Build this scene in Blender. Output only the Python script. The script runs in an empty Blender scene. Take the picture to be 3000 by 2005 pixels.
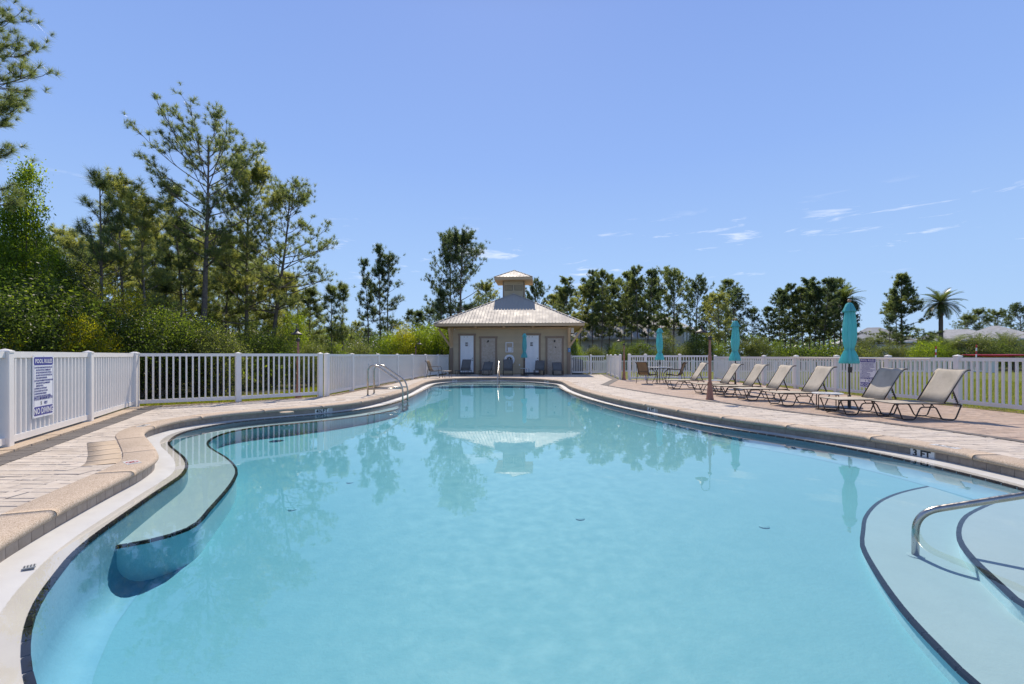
import bpy, math, random
import numpy as np
from mathutils import Vector, Matrix
from mathutils.geometry import tessellate_polygon
R = math.radians
PI = math.pi
random.seed(7)
scene = bpy.context.scene
COL = scene.collection

# ------------------------------------------------------------------ camera
cam_d = bpy.data.cameras.new('camera')
cam_d.sensor_width = 36.0
cam_d.lens = 16.0
cam_d.shift_y = 0.0132
cam_d.clip_start = 0.05
cam_d.clip_end = 3000
cam = bpy.data.objects.new('camera', cam_d)
cam.location = (0, 0, 1.22)
cam.rotation_euler = (R(90), 0, 0)
COL.objects.link(cam)
scene.camera = cam

# ------------------------------------------------------------------ sky, sun, exposure
SUN_EL = 49.0
SUN_AZ = -2.0            # degrees from +Y, towards -X
world = bpy.data.worlds.new('World')
scene.world = world
world.use_nodes = True
wn = world.node_tree
wn.nodes.clear()
def wnode(t, **kw):
    n = wn.nodes.new(t)
    for k, v in kw.items():
        setattr(n, k, v)
    return n
w_out = wnode('ShaderNodeOutputWorld')
w_bg = wnode('ShaderNodeBackground')
w_bg.inputs['Strength'].default_value = 0.15
sky = wnode('ShaderNodeTexSky')
sky.sky_type = 'NISHITA'
sky.sun_disc = False
sky.sun_elevation = R(SUN_EL)
sky.sun_rotation = R(SUN_AZ)
sky.altitude = 0
sky.air_density = 1.0
sky.dust_density = 0.35
sky.ozone_density = 2.0
# the sky texture alone is far too white near the horizon for this clear, polarised-looking day: most of the colour comes from a plain elevation ramp, the same all round
tc = wnode('ShaderNodeTexCoord')
sep = wnode('ShaderNodeSeparateXYZ')
wn.links.new(tc.outputs['Generated'], sep.inputs[0])
el = wnode('ShaderNodeValToRGB')
SKY_RAMP = ((0.0, (2.08, 3.10, 4.60)), (0.18, (1.83, 2.82, 4.60)), (0.38, (1.40, 2.27, 4.45)), (0.60, (1.14, 1.86, 4.05)), (0.78, (0.66, 1.10, 2.5)), (1.0, (0.40, 0.68, 1.6)))
for p, v in SKY_RAMP:
    e = el.color_ramp.elements[0] if p == 0.0 else (el.color_ramp.elements[-1] if p == 1.0 else el.color_ramp.elements.new(p))
    e.position = p
    e.color = (*v, 1)
wn.links.new(sep.outputs['Z'], el.inputs[0])
hs = wnode('ShaderNodeMix', data_type='RGBA')
hs.inputs['Factor'].default_value = 0.065
wn.links.new(el.outputs[0], hs.inputs['A'])
wn.links.new(sky.outputs[0], hs.inputs['B'])
# thin cirrus: streaky noise on the sky direction, thinning out with height
mp = wnode('ShaderNodeMapping')
mp.inputs['Scale'].default_value = (5.0, 5.0, 34.0)
mp.inputs['Location'].default_value = (113.8, 59.2, 150.7)
wn.links.new(tc.outputs['Generated'], mp.inputs['Vector'])
cn = wnode('ShaderNodeTexNoise')
cn.inputs['Scale'].default_value = 1.6
cn.inputs['Detail'].default_value = 7
cn.inputs['Roughness'].default_value = 0.62
cn.inputs['Distortion'].default_value = 0.35
wn.links.new(mp.outputs[0], cn.inputs['Vector'])
cr = wnode('ShaderNodeValToRGB')
cr.color_ramp.elements[0].position = 0.59
cr.color_ramp.elements[0].color = (0, 0, 0, 1)
cr.color_ramp.elements[1].position = 0.80
cr.color_ramp.elements[1].color = (1, 1, 1, 1)
wn.links.new(cn.outputs['Fac'], cr.inputs[0])
hb = wnode('ShaderNodeValToRGB')       # clouds live in a low belt all round the horizon
for p, v in ((0.0, 0.0), (0.13, 0.0), (0.17, 1.0), (0.24, 0.9), (0.29, 0.0)):
    e = hb.color_ramp.elements[0] if p == 0.0 else hb.color_ramp.elements.new(p)
    e.color = (v, v, v, 1)
    e.position = p
hb.color_ramp.elements[-1].color = (0, 0, 0, 1)
wn.links.new(sep.outputs['Z'], hb.inputs[0])
cm = wnode('ShaderNodeMath', operation='MULTIPLY')
wn.links.new(cr.outputs[0], cm.inputs[0])
wn.links.new(hb.outputs[0], cm.inputs[1])
mixc = wnode('ShaderNodeMix', data_type='RGBA')
mixc.inputs['B'].default_value = (5.4, 5.6, 6.1, 1)
wn.links.new(cm.outputs[0], mixc.inputs['Factor'])
wn.links.new(hs.outputs['Result'], mixc.inputs['A'])
wn.links.new(mixc.outputs['Result'], w_bg.inputs['Color'])
wn.links.new(w_bg.outputs[0], w_out.inputs[0])

sun_d = bpy.data.lights.new('sun', 'SUN')
sun_d.energy = 3.9
sun_d.angle = R(0.5)
sun_d.color = (1.0, 0.90, 0.77)
sun = bpy.data.objects.new('sun', sun_d)
sun.rotation_euler = (R(-(90 - SUN_EL)), 0, R(-SUN_AZ))
sun.location = (0, 40, 40)
COL.objects.link(sun)

scene.view_settings.view_transform = 'Standard'
scene.view_settings.look = 'None'
scene.view_settings.gamma = 1.0
scene.view_settings.exposure = 0.42
scene.view_settings.use_curve_mapping = False
scene.cycles.use_denoising = True
scene.cycles.max_bounces = 8
scene.cycles.transparent_max_bounces = 12
scene.cycles.volume_bounces = 0
scene.cycles.caustics_reflective = False
scene.cycles.caustics_refractive = False

# ------------------------------------------------------------------ materials
class NT:
    def __init__(self, name):
        self.m = bpy.data.materials.new(name)
        self.m.use_nodes = True
        self.t = self.m.node_tree
        self.t.nodes.clear()
        self.out = self.n('ShaderNodeOutputMaterial')
    def n(self, typ, inp=None, **kw):
        x = self.t.nodes.new(typ)
        for k, v in kw.items():
            setattr(x, k, v)
        for k, v in (inp or {}).items():
            self.set(x, k, v)
        return x
    def set(self, x, k, v):
        s = x.inputs[k]
        if isinstance(v, bpy.types.NodeSocket):
            self.t.links.new(v, s)
        elif isinstance(v, bpy.types.Node):
            self.t.links.new(v.outputs[0], s)
        else:
            s.default_value = v
    def noise(self, scale, detail=4, rough=0.55, vec=None, dist=0.0):
        x = self.n('ShaderNodeTexNoise', {'Scale': scale, 'Detail': detail, 'Roughness': rough, 'Distortion': dist})
        if vec is not None:
            self.set(x, 'Vector', vec)
        return x.outputs['Fac']
    def ramp(self, fac, stops):
        x = self.n('ShaderNodeValToRGB')
        self.set(x, 0, fac)
        el = x.color_ramp.elements
        while len(el) < len(stops):
            el.new(0.5)
        for e, (p, c) in zip(el, stops):
            e.position = p
            e.color = c if len(c) == 4 else (*c, 1)
        return x.outputs[0]
    def mix(self, fac, a, b, blend='MIX'):
        x = self.n('ShaderNodeMix', data_type='RGBA', blend_type=blend)
        self.set(x, 'Factor', fac)
        for k, v in (('A', a), ('B', b)):
            self.set(x, k, (*v, 1) if isinstance(v, tuple) and len(v) == 3 else v)
        return x.outputs['Result']
    def math(self, op, a, b=0.0):
        x = self.n('ShaderNodeMath', operation=op)
        self.set(x, 0, a)
        self.set(x, 1, b)
        return x.outputs[0]
    def bump(self, h, strength, dist=0.01):
        return self.n('ShaderNodeBump', {'Strength': strength, 'Distance': dist, 'Height': h}).outputs[0]
    def coord(self, which='Object'):
        return self.n('ShaderNodeTexCoord').outputs[which]
    def rnd(self):
        a = self.n('ShaderNodeObjectInfo').outputs['Random']
        b = self.n('ShaderNodeNewGeometry').outputs['Random Per Island']
        return self.math('FRACT', self.math('ADD', a, b))
    def surf(self, s):
        self.t.links.new(s.outputs[0] if isinstance(s, bpy.types.Node) else s, self.out.inputs['Surface'])
        return self.m

def pm(name, c1, c2=None, scale=6.0, rough=0.6, bump=0.0, bscale=60.0, metal=0.0, rvar=0.0, spec=0.5, detail=5, rlo=0.0, bdist=0.004):
    """general procedural paint / stone / metal: two colours over noise, optional relief, optional per-piece variation"""
    k = NT(name)
    v = k.coord()
    c2 = c2 or tuple(x * 0.82 for x in c1)
    f = k.noise(scale, detail, 0.6, v)
    c = k.ramp(f, [(0.32, c2), (0.68, c1)])
    if rvar:
        r = k.rnd()
        c = k.mix(1.0, c, k.ramp(r, [(0.0, (1 - rvar,) * 3), (1.0, (1 + rvar,) * 3)]), 'MULTIPLY')
    b = k.n('ShaderNodeBsdfPrincipled', {'Base Color': c, 'Metallic': metal, 'Specular IOR Level': spec})
    k.set(b, 'Roughness', k.ramp(k.noise(scale * 3.1, 3, 0.6, v), [(0.3, (max(0.02, rough - 0.08),) * 3), (0.7, (min(1, rough + 0.08),) * 3)]))
    if bump:
        k.set(b, 'Normal', k.bump(k.noise(bscale, 5, 0.65, v), bump, bdist))
    return k.surf(b)

def leaf_mat(name, c1, c2, trans=0.45, tint=(1.5, 1.6, 0.5), rough=0.42, spec=0.35):
    k = NT(name)
    r = k.rnd()
    base = k.ramp(r, [(0.0, c2), (0.55, c1), (0.86, tuple(x * 1.3 for x in c1)), (0.95, tuple(min(.3, x * y) for x, y in zip(c1, (2.1, 1.9, 1.0)))), (1.0, tuple(min(.32, x * y) for x, y in zip(c1, (2.6, 2.2, 1.0))))])
    p = k.n('ShaderNodeBsdfPrincipled', {'Base Color': base, 'Roughness': rough, 'Specular IOR Level': spec})
    t = k.n('ShaderNodeBsdfTranslucent', {'Color': k.mix(1.0, base, tint, 'MULTIPLY')})
    mx = k.n('ShaderNodeMixShader', {'Fac': trans})
    k.t.links.new(p.outputs[0], mx.inputs[1])
    k.t.links.new(t.outputs[0], mx.inputs[2])
    return k.surf(mx)

M = {}
M['vinyl'] = pm('white_vinyl', (0.83, 0.79, 0.74), (0.78, 0.74, 0.69), 2.5, 0.45, spec=0.3)
M['steel'] = pm('stainless_steel', (0.50, 0.47, 0.42), (0.40, 0.37, 0.32), 9, 0.24, metal=1.0)
M['bronze'] = pm('dark_bronze_paint', (0.045, 0.032, 0.026), (0.03, 0.022, 0.018), 14, 0.38)
M['black'] = pm('black_metal', (0.03, 0.028, 0.028), (0.02, 0.02, 0.02), 10, 0.35)
M['copper'] = pm('faded_copper_paint', (0.36, 0.175, 0.12), (0.28, 0.13, 0.09), 20, 0.6, 0.2, 60)
M['teal'] = None
M['wood'] = pm('turned_wood', (0.42, 0.25, 0.14), (0.30, 0.17, 0.09), 12, 0.5)
M['glass_top'] = pm('milky_table_top', (0.78, 0.78, 0.75), (0.70, 0.70, 0.67), 5, 0.2)
M['coping'] = None
M['taupe'] = pm('taupe_siding', (0.52, 0.415, 0.27), (0.48, 0.38, 0.245), 1.6, 0.62, 0.15, 30, rvar=0.05)
M['taupe_trim'] = pm('brown_taupe_trim', (0.28, 0.20, 0.135), (0.25, 0.175, 0.12), 2, 0.6)
M['tan_wood'] = pm('tan_painted_timber', (0.62, 0.43, 0.25), (0.56, 0.39, 0.23), 3, 0.6, 0.1, 30)
M['door'] = pm('white_door_paint', (0.82, 0.83, 0.84), (0.77, 0.78, 0.79), 1.5, 0.4)
M['roof_metal'] = pm('pale_metal_roof', (0.515, 0.455, 0.385), (0.495, 0.44, 0.37), 0.5, 0.62, spec=0.15)
M['roof_grey'] = pm('weathered_grey_roof', (0.46, 0.45, 0.43), (0.33, 0.32, 0.31), 1.5, 0.7, spec=0.15)
M['roof_white'] = pm('pale_sheet_roof', (0.52, 0.49, 0.45), (0.45, 0.42, 0.39), 0.6, 0.65, spec=0.15)
M['wall_sage'] = pm('pale_sage_siding', (0.50, 0.50, 0.42), (0.45, 0.45, 0.38), 0.7, 0.65)
M['wall_white'] = pm('white_siding', (0.68, 0.68, 0.66), (0.60, 0.60, 0.58), 0.7, 0.65)
M['wall_pink'] = pm('salmon_stucco', (0.50, 0.24, 0.18), (0.44, 0.21, 0.16), 0.7, 0.7)
M['wall_teal'] = pm('aqua_stucco', (0.10, 0.36, 0.36), (0.09, 0.31, 0.31), 0.7, 0.7)
M['window'] = pm('dark_window_glass', (0.05, 0.06, 0.07), (0.03, 0.04, 0.05), 1, 0.06, spec=0.8)
M['blue'] = pm('blue_sign_ink', (0.060, 0.065, 0.30), (0.050, 0.055, 0.26), 4, 0.45)
M['ink'] = pm('black_ink', (0.02, 0.02, 0.022), (0.015, 0.015, 0.016), 4, 0.5)
M['white_ink'] = pm('white_ink', (0.82, 0.82, 0.84), (0.78, 0.78, 0.8), 4, 0.5)
M['red'] = pm('red_gelcoat', (0.55, 0.03, 0.05), (0.45, 0.02, 0.04), 2, 0.25)
M['grey_box'] = pm('dark_grey_casing', (0.08, 0.085, 0.09), (0.06, 0.065, 0.07), 6, 0.5)
M['pole_tan'] = pm('ivory_pole', (0.66, 0.60, 0.50), (0.6, 0.54, 0.45), 4, 0.35)
M['bark'] = pm('pine_bark', (0.22, 0.175, 0.14), (0.11, 0.085, 0.07), 9, 0.9, 0.8, 26, bdist=0.03)
M['palm_bark'] = pm('palm_bark', (0.20, 0.15, 0.11), (0.09, 0.07, 0.055), 12, 0.9, 0.9, 20, bdist=0.03)
M['straw'] = pm('dry_pine_straw', (0.40, 0.26, 0.13), (0.25, 0.16, 0.08), 20, 0.9, rvar=0.4)
M['needle'] = leaf_mat('pine_needles', (.088, .106, .054), (.044, .060, .032), .55, (3.3, 3.4, 1.8), .36, .4)
M['needle_y'] = leaf_mat('pale_pine_needles', (0.12, 0.132, 0.064), (0.07, 0.084, 0.042), 0.58, (4.2, 4.1, 2.0), 0.36, 0.4)
M['needle_d'] = leaf_mat('dark_pine_needles', (.066, .084, .046), (.032, .046, .028), .52, (2.7, 3.0, 1.8), .36, .3)
M['leaf'] = leaf_mat('glossy_green_leaves', (0.072, 0.096, 0.03), (0.032, 0.05, 0.016), 0.54, (3.9, 4.0, 1.0), 0.45, 0.22)
M['leaf_y'] = leaf_mat('yellow_green_leaves', (0.125, 0.135, 0.022), (0.06, 0.075, 0.016), 0.6, (4.8, 4.4, 0.8), 0.42, 0.3)
M['leaf_d'] = leaf_mat('dark_leaves', (0.054, 0.074, 0.026), (0.022, 0.036, 0.013), 0.5, (3.4, 3.6, 1.1), 0.45, 0.25)
M['leaf_b'] = leaf_mat('bright_green_leaves', (0.09, 0.122, 0.028), (0.045, 0.072, 0.016), 0.56, (4.2, 4.2, 0.9), 0.42, 0.3)
M['leaf_o'] = leaf_mat('olive_leaves', (0.08, 0.092, 0.04), (0.04, 0.05, 0.023), 0.5, (3.2, 3.4, 1.5), 0.42, 0.35)
M['frond'] = leaf_mat('palm_fronds', (0.075, 0.092, 0.038), (0.035, 0.048, 0.022), 0.42, (2.6, 2.8, 1.4), 0.35, 0.45)
M['frond_dry'] = leaf_mat('dry_palm_fronds', (0.16, 0.11, 0.06), (0.09, 0.06, 0.035), 0.25, (1.2, 1.1, 0.8), 0.7)
M['blade'] = leaf_mat('grass_blades', (0.17, 0.195, 0.03), (0.1, 0.13, 0.02), 0.4, (2.2, 2.1, 0.5), 0.5, 0.2)
M['drain'] = pm('grey_plastic_grate', (0.44, 0.46, 0.46), (0.38, 0.40, 0.40), 30, 0.5)
M['plaque'] = pm('dark_bronze_plaque', (0.06, 0.045, 0.035), (0.04, 0.03, 0.025), 6, 0.4)
M['lamp_black'] = pm('oil_rubbed_lamp_metal', (0.055, 0.045, 0.042), (0.03, 0.026, 0.026), 18, 0.55)

def mat_cloth(name, c1, c2, rough=0.85, trans=0.25, weave=0.0, wscale=1.0, stain=0.0):
    k = NT(name)
    v = k.coord()
    c = k.ramp(k.noise(4.0, 5, 0.6, v), [(0.35, c2), (0.65, c1)])
    if stain:
        s = k.ramp(k.noise(2.3, 6, 0.68, v, 0.6), [(0.42, (1, 1, 1)), (0.70, (1 - stain, 1 - stain * 1.05, 1 - stain * 1.15))])
        rr = k.n('ShaderNodeObjectInfo').outputs['Random']
        c = k.mix(1.0, k.mix(1.0, c, s, 'MULTIPLY'), k.ramp(rr, [(0, (0.93, 0.93, 0.93)), (1, (1.04, 1.04, 1.04))]), 'MULTIPLY')
    p = k.n('ShaderNodeBsdfPrincipled', {'Base Color': c, 'Roughness': rough, 'Specular IOR Level': 0.2})
    if weave:
        w1 = k.n('ShaderNodeTexWave', {'Scale': 60.0 * wscale, 'Vector': v}, wave_type='BANDS', bands_direction='X').outputs['Fac']
        w2 = k.n('ShaderNodeTexWave', {'Scale': 60.0 * wscale, 'Vector': v}, wave_type='BANDS', bands_direction='Y').outputs['Fac']
        k.set(p, 'Normal', k.bump(k.math('ADD', w1, w2), weave, 0.002))
    t = k.n('ShaderNodeBsdfTranslucent', {'Color': c})
    mx = k.n('ShaderNodeMixShader', {'Fac': trans})
    k.t.links.new(p.outputs[0], mx.inputs[1])
    k.t.links.new(t.outputs[0], mx.inputs[2])
    return k.surf(mx)
M['teal'] = mat_cloth('teal_canvas', (0.24, 0.68, 0.70), (0.21, 0.63, 0.65), 0.8, 0.55)
M['sling'] = mat_cloth('woven_sling', (0.76, 0.69, 0.58), (0.70, 0.63, 0.52), 0.8, 0.34, 0.5, 1.0, 0.22)
M['sling_dark'] = mat_cloth('brown_woven_sling', (0.36, 0.27, 0.17), (0.31, 0.23, 0.15), 0.8, 0.3, 0.4, 1.0, 0.1)
M['sling_grey'] = mat_cloth('grey_woven_sling', (0.20, 0.195, 0.185), (0.17, 0.165, 0.16), 0.8, 0.12, 0.4, 1.0, 0.12)

def mat_coping():
    k = NT('exposed_aggregate_coping')
    v = k.coord()
    big = k.noise(1.1, 4, 0.6, v)
    sp = k.n('ShaderNodeTexVoronoi', {'Scale': 190.0, 'Vector': v}).outputs['Color']
    sp = k.n('ShaderNodeSeparateColor', {0: sp}).outputs[0]
    c = k.ramp(sp, [(0.0, (0.30, 0.225, 0.16)), (0.35, (0.47, 0.37, 0.28)), (0.75, (0.55, 0.45, 0.35)), (1.0, (0.64, 0.55, 0.45))])
    c = k.mix(1.0, c, k.ramp(big, [(0.3, (0.86, 0.84, 0.82)), (0.7, (1.06, 1.05, 1.04))]), 'MULTIPLY')
    c = k.mix(k.ramp(k.noise(3.2, 7, 0.75, v, 0.4), [(0.58, (0, 0, 0)), (0.8, (0.45, 0.45, 0.45))]), c, (0.24, 0.18, 0.13))
    b = k.n('ShaderNodeBsdfPrincipled', {'Base Color': c, 'Roughness': 0.85, 'Specular IOR Level': 0.25})
    k.set(b, 'Normal', k.bump(k.noise(150, 4, 0.7, v), 0.35, 0.004))
    return k.surf(b)
M['coping'] = mat_coping()

def mat_stone(name, a, b_, d, crack):
    k = NT(name)
    v = k.coord()
    n1 = k.noise(2.2, 6, 0.65, v, 0.5)
    mp_ = k.n('ShaderNodeMapping', {'Vector': v, 'Scale': (5.0, 17.0, 9.0)})
    n2 = k.noise(1.0, 8, 0.72, mp_, 1.1)
    c = k.ramp(n1, [(0.30, b_), (0.60, a)])
    c = k.mix(k.ramp(n2, [(0.35, (0.55, 0.55, 0.55)), (0.47, (0, 0, 0))]), c, d)
    c = k.mix(k.ramp(n2, [(0.56, (0, 0, 0)), (0.72, (0.55, 0.55, 0.55))]), c, tuple(min(0.8, x * 1.22) for x in a))
    r = k.rnd()
    c = k.mix(1.0, c, k.ramp(r, [(0, (0.91, 0.90, 0.885)), (0.5, (1.0, 1.0, 1.0)), (1, (1.06, 1.055, 1.05))]), 'MULTIPLY')
    c = k.mix(k.ramp(k.noise(11, 8, 0.8, v, 0.3), [(0.60, (0, 0, 0)), (0.74, (0.8, 0.8, 0.8))]), c, crack)
    s = k.n('ShaderNodeBsdfPrincipled', {'Base Color': c, 'Roughness': 0.82, 'Specular IOR Level': 0.25})
    h = k.math('ADD', n2, k.math('MULTIPLY', k.noise(45, 6, 0.7, v), 0.4))
    k.set(s, 'Normal', k.bump(h, 0.55, 0.012))
    return k.surf(s)
M['stone'] = mat_stone('pale_stamped_stone', (0.575, 0.505, 0.43), (0.50, 0.43, 0.36), (0.36, 0.29, 0.23), (0.22, 0.165, 0.125))
M['stone_tan'] = mat_stone('rosy_stamped_stone', (0.46, 0.355, 0.28), (0.40, 0.295, 0.228), (0.29, 0.205, 0.16), (0.17, 0.115, 0.09))
M['band'] = mat_stone('grey_stamped_border', (0.16, 0.145, 0.135), (0.13, 0.115, 0.105), (0.09, 0.08, 0.075), (0.07, 0.06, 0.055))
M['grout'] = pm('dark_joint_mortar', (0.20, 0.155, 0.12), (0.13, 0.10, 0.08), 5, 0.95, 0.4, 60)
M['curb'] = mat_stone('sandy_edge_course', (0.50, 0.40, 0.30), (0.42, 0.33, 0.24), (0.26, 0.19, 0.13), (0.15, 0.11, 0.08))

def mat_tile():
    k = NT('brown_waterline_tile')
    v = k.coord('Generated')
    v2 = k.n('ShaderNodeVectorMath', {0: k.coord('Object'), 1: k.n('ShaderNodeObjectInfo').outputs['Location']}, operation='ADD').outputs[0]
    c = k.ramp(k.noise(9, 6, 0.7, v2, 0.4), [(0.3, (0.20, 0.155, 0.125)), (0.55, (0.27, 0.22, 0.185)), (0.75, (0.33, 0.28, 0.24))])
    c = k.mix(1.0, c, k.ramp(k.rnd(), [(0, (0.86, 0.86, 0.86)), (1, (1.12, 1.1, 1.08))]), 'MULTIPLY')
    b = k.n('ShaderNodeBsdfPrincipled', {'Base Color': c, 'Roughness': 0.42})
    k.set(b, 'Normal', k.bump(k.noise(60, 4, 0.6, v2), 0.2, 0.003))
    return k.surf(b)
M['tile'] = mat_tile()
M['tile_white'] = pm('white_glazed_tile', (0.74, 0.73, 0.71), (0.68, 0.67, 0.65), 12, 0.25)
M['mortar'] = pm('pale_tile_grout', (0.52, 0.50, 0.47), (0.44, 0.42, 0.39), 14, 0.85)
M['trim'] = pm('navy_step_tile', (0.010, 0.013, 0.028), (0.007, 0.009, 0.016), 8, 0.6, spec=0.08)
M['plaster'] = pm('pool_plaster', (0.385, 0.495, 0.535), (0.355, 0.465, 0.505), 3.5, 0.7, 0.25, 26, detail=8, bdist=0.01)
M['plaster_scatter'] = pm('scatter_tinted_riser_plaster', (0.62, 0.84, 0.92), (0.58, 0.81, 0.90), 3.5, 0.7, 0.25, 26, detail=8, bdist=0.01)  # blue light scattered underwater is painted in, lightened to lift the shaded risers
M['plaster_floor'] = pm('pool_floor_plaster', (0.205, 0.435, 0.520), (0.188, 0.415, 0.502), 2.2, 0.7, 0.35, 22, detail=9, bdist=0.012)
M['plaster_wall'] = pm('pool_wall_plaster', (0.25, 0.45, 0.58), (0.21, 0.42, 0.55), 2.2, 0.7, 0.35, 22, detail=9, bdist=0.012)  # wall colour carries the blue of light scattered by the water
M['ledge'] = pm('wet_pale_plaster', (0.60, 0.595, 0.575), (0.54, 0.53, 0.51), 2.6, 0.42, 0.08, 30, detail=8)

def mat_water():
    k = NT('pool_water')
    v = k.coord()
    mp_ = k.n('ShaderNodeMapping', {'Vector': v, 'Scale': (1.0, 1.0, 1.0)})
    n1 = k.noise(1.7, 3, 0.5, mp_)
    n2 = k.noise(7.5, 3, 0.55, mp_, 0.6)
    h = k.math('ADD', k.math('MULTIPLY', n1, 0.5), k.math('MULTIPLY', n2, 0.05))
    # a few spreading rings where something touched the surface
    for (cx, cy, rad, amp) in ((0.81, 4.49, 0.42, 0.045), (1.75, 4.3, 0.3, 0.02), (0.55, 5.0, 0.25, 0.03)):
        d = k.n('ShaderNodeVectorMath', {0: v, 1: (cx, cy, 0.0)}, operation='DISTANCE').outputs['Value']
        s = k.math('SINE', k.math('MULTIPLY', d, 95.0))
        f = k.ramp(d, [(0.0, (1, 1, 1)), (rad, (0, 0, 0))])
        h = k.math('ADD', h, k.math('MULTIPLY', k.math('MULTIPLY', s, f), amp))
    nrm = k.bump(h, 0.055, 0.05)
    fr = k.n('ShaderNodeFresnel', {'IOR': 1.333, 'Normal': nrm})
    gl = k.n('ShaderNodeBsdfGlossy', {'Roughness': 0.0, 'Normal': nrm, 'Color': (1, 1, 1, 1)})
    tr = k.n('ShaderNodeBsdfTransparent', {'Color': (1, 1, 1, 1)})
    mx = k.n('ShaderNodeMixShader', {'Fac': fr.outputs[0]})
    k.t.links.new(tr.outputs[0], mx.inputs[1])
    k.t.links.new(gl.outputs[0], mx.inputs[2])
    va = k.n('ShaderNodeVolumeAbsorption', {'Color': (0.08, 0.84, 0.985, 1), 'Density': 0.32})
    k.t.links.new(va.outputs[0], k.out.inputs['Volume'])
    return k.surf(mx)
M['water'] = mat_water()

def mat_grass(name, a, b_, d):
    k = NT(name)
    v = k.coord()
    c = k.ramp(k.noise(0.35, 6, 0.65, v), [(0.3, b_), (0.7, a)])
    c = k.mix(k.ramp(k.noise(30, 4, 0.7, v), [(0.35, (0.7, 0.7, 0.7)), (0.6, (0, 0, 0))]), c, d)
    s = k.n('ShaderNodeBsdfPrincipled', {'Base Color': c, 'Roughness': 0.9, 'Specular IOR Level': 0.15})
    k.set(s, 'Normal', k.bump(k.noise(55, 5, 0.75, v), 0.9, 0.03))
    return k.surf(s)
M['lawn'] = mat_grass('mown_lawn', (0.185, 0.20, 0.030), (0.145, 0.165, 0.026), (0.09, 0.105, 0.02))
M['ground'] = mat_grass('woodland_ground', (0.10, 0.105, 0.028), (0.075, 0.07, 0.03), (0.035, 0.035, 0.016))

def mat_panel():
    k = NT('mottled_shower_panel')
    v = k.coord()
    c = k.ramp(k.noise(9, 8, 0.7, v, 0.8), [(0.3, (0.34, 0.27, 0.20)), (0.5, (0.46, 0.38, 0.30)), (0.72, (0.56, 0.49, 0.41))])
    s = k.n('ShaderNodeBsdfPrincipled', {'Base Color': c, 'Roughness': 0.5})
    return k.surf(s)
M['panel'] = mat_panel()

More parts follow.
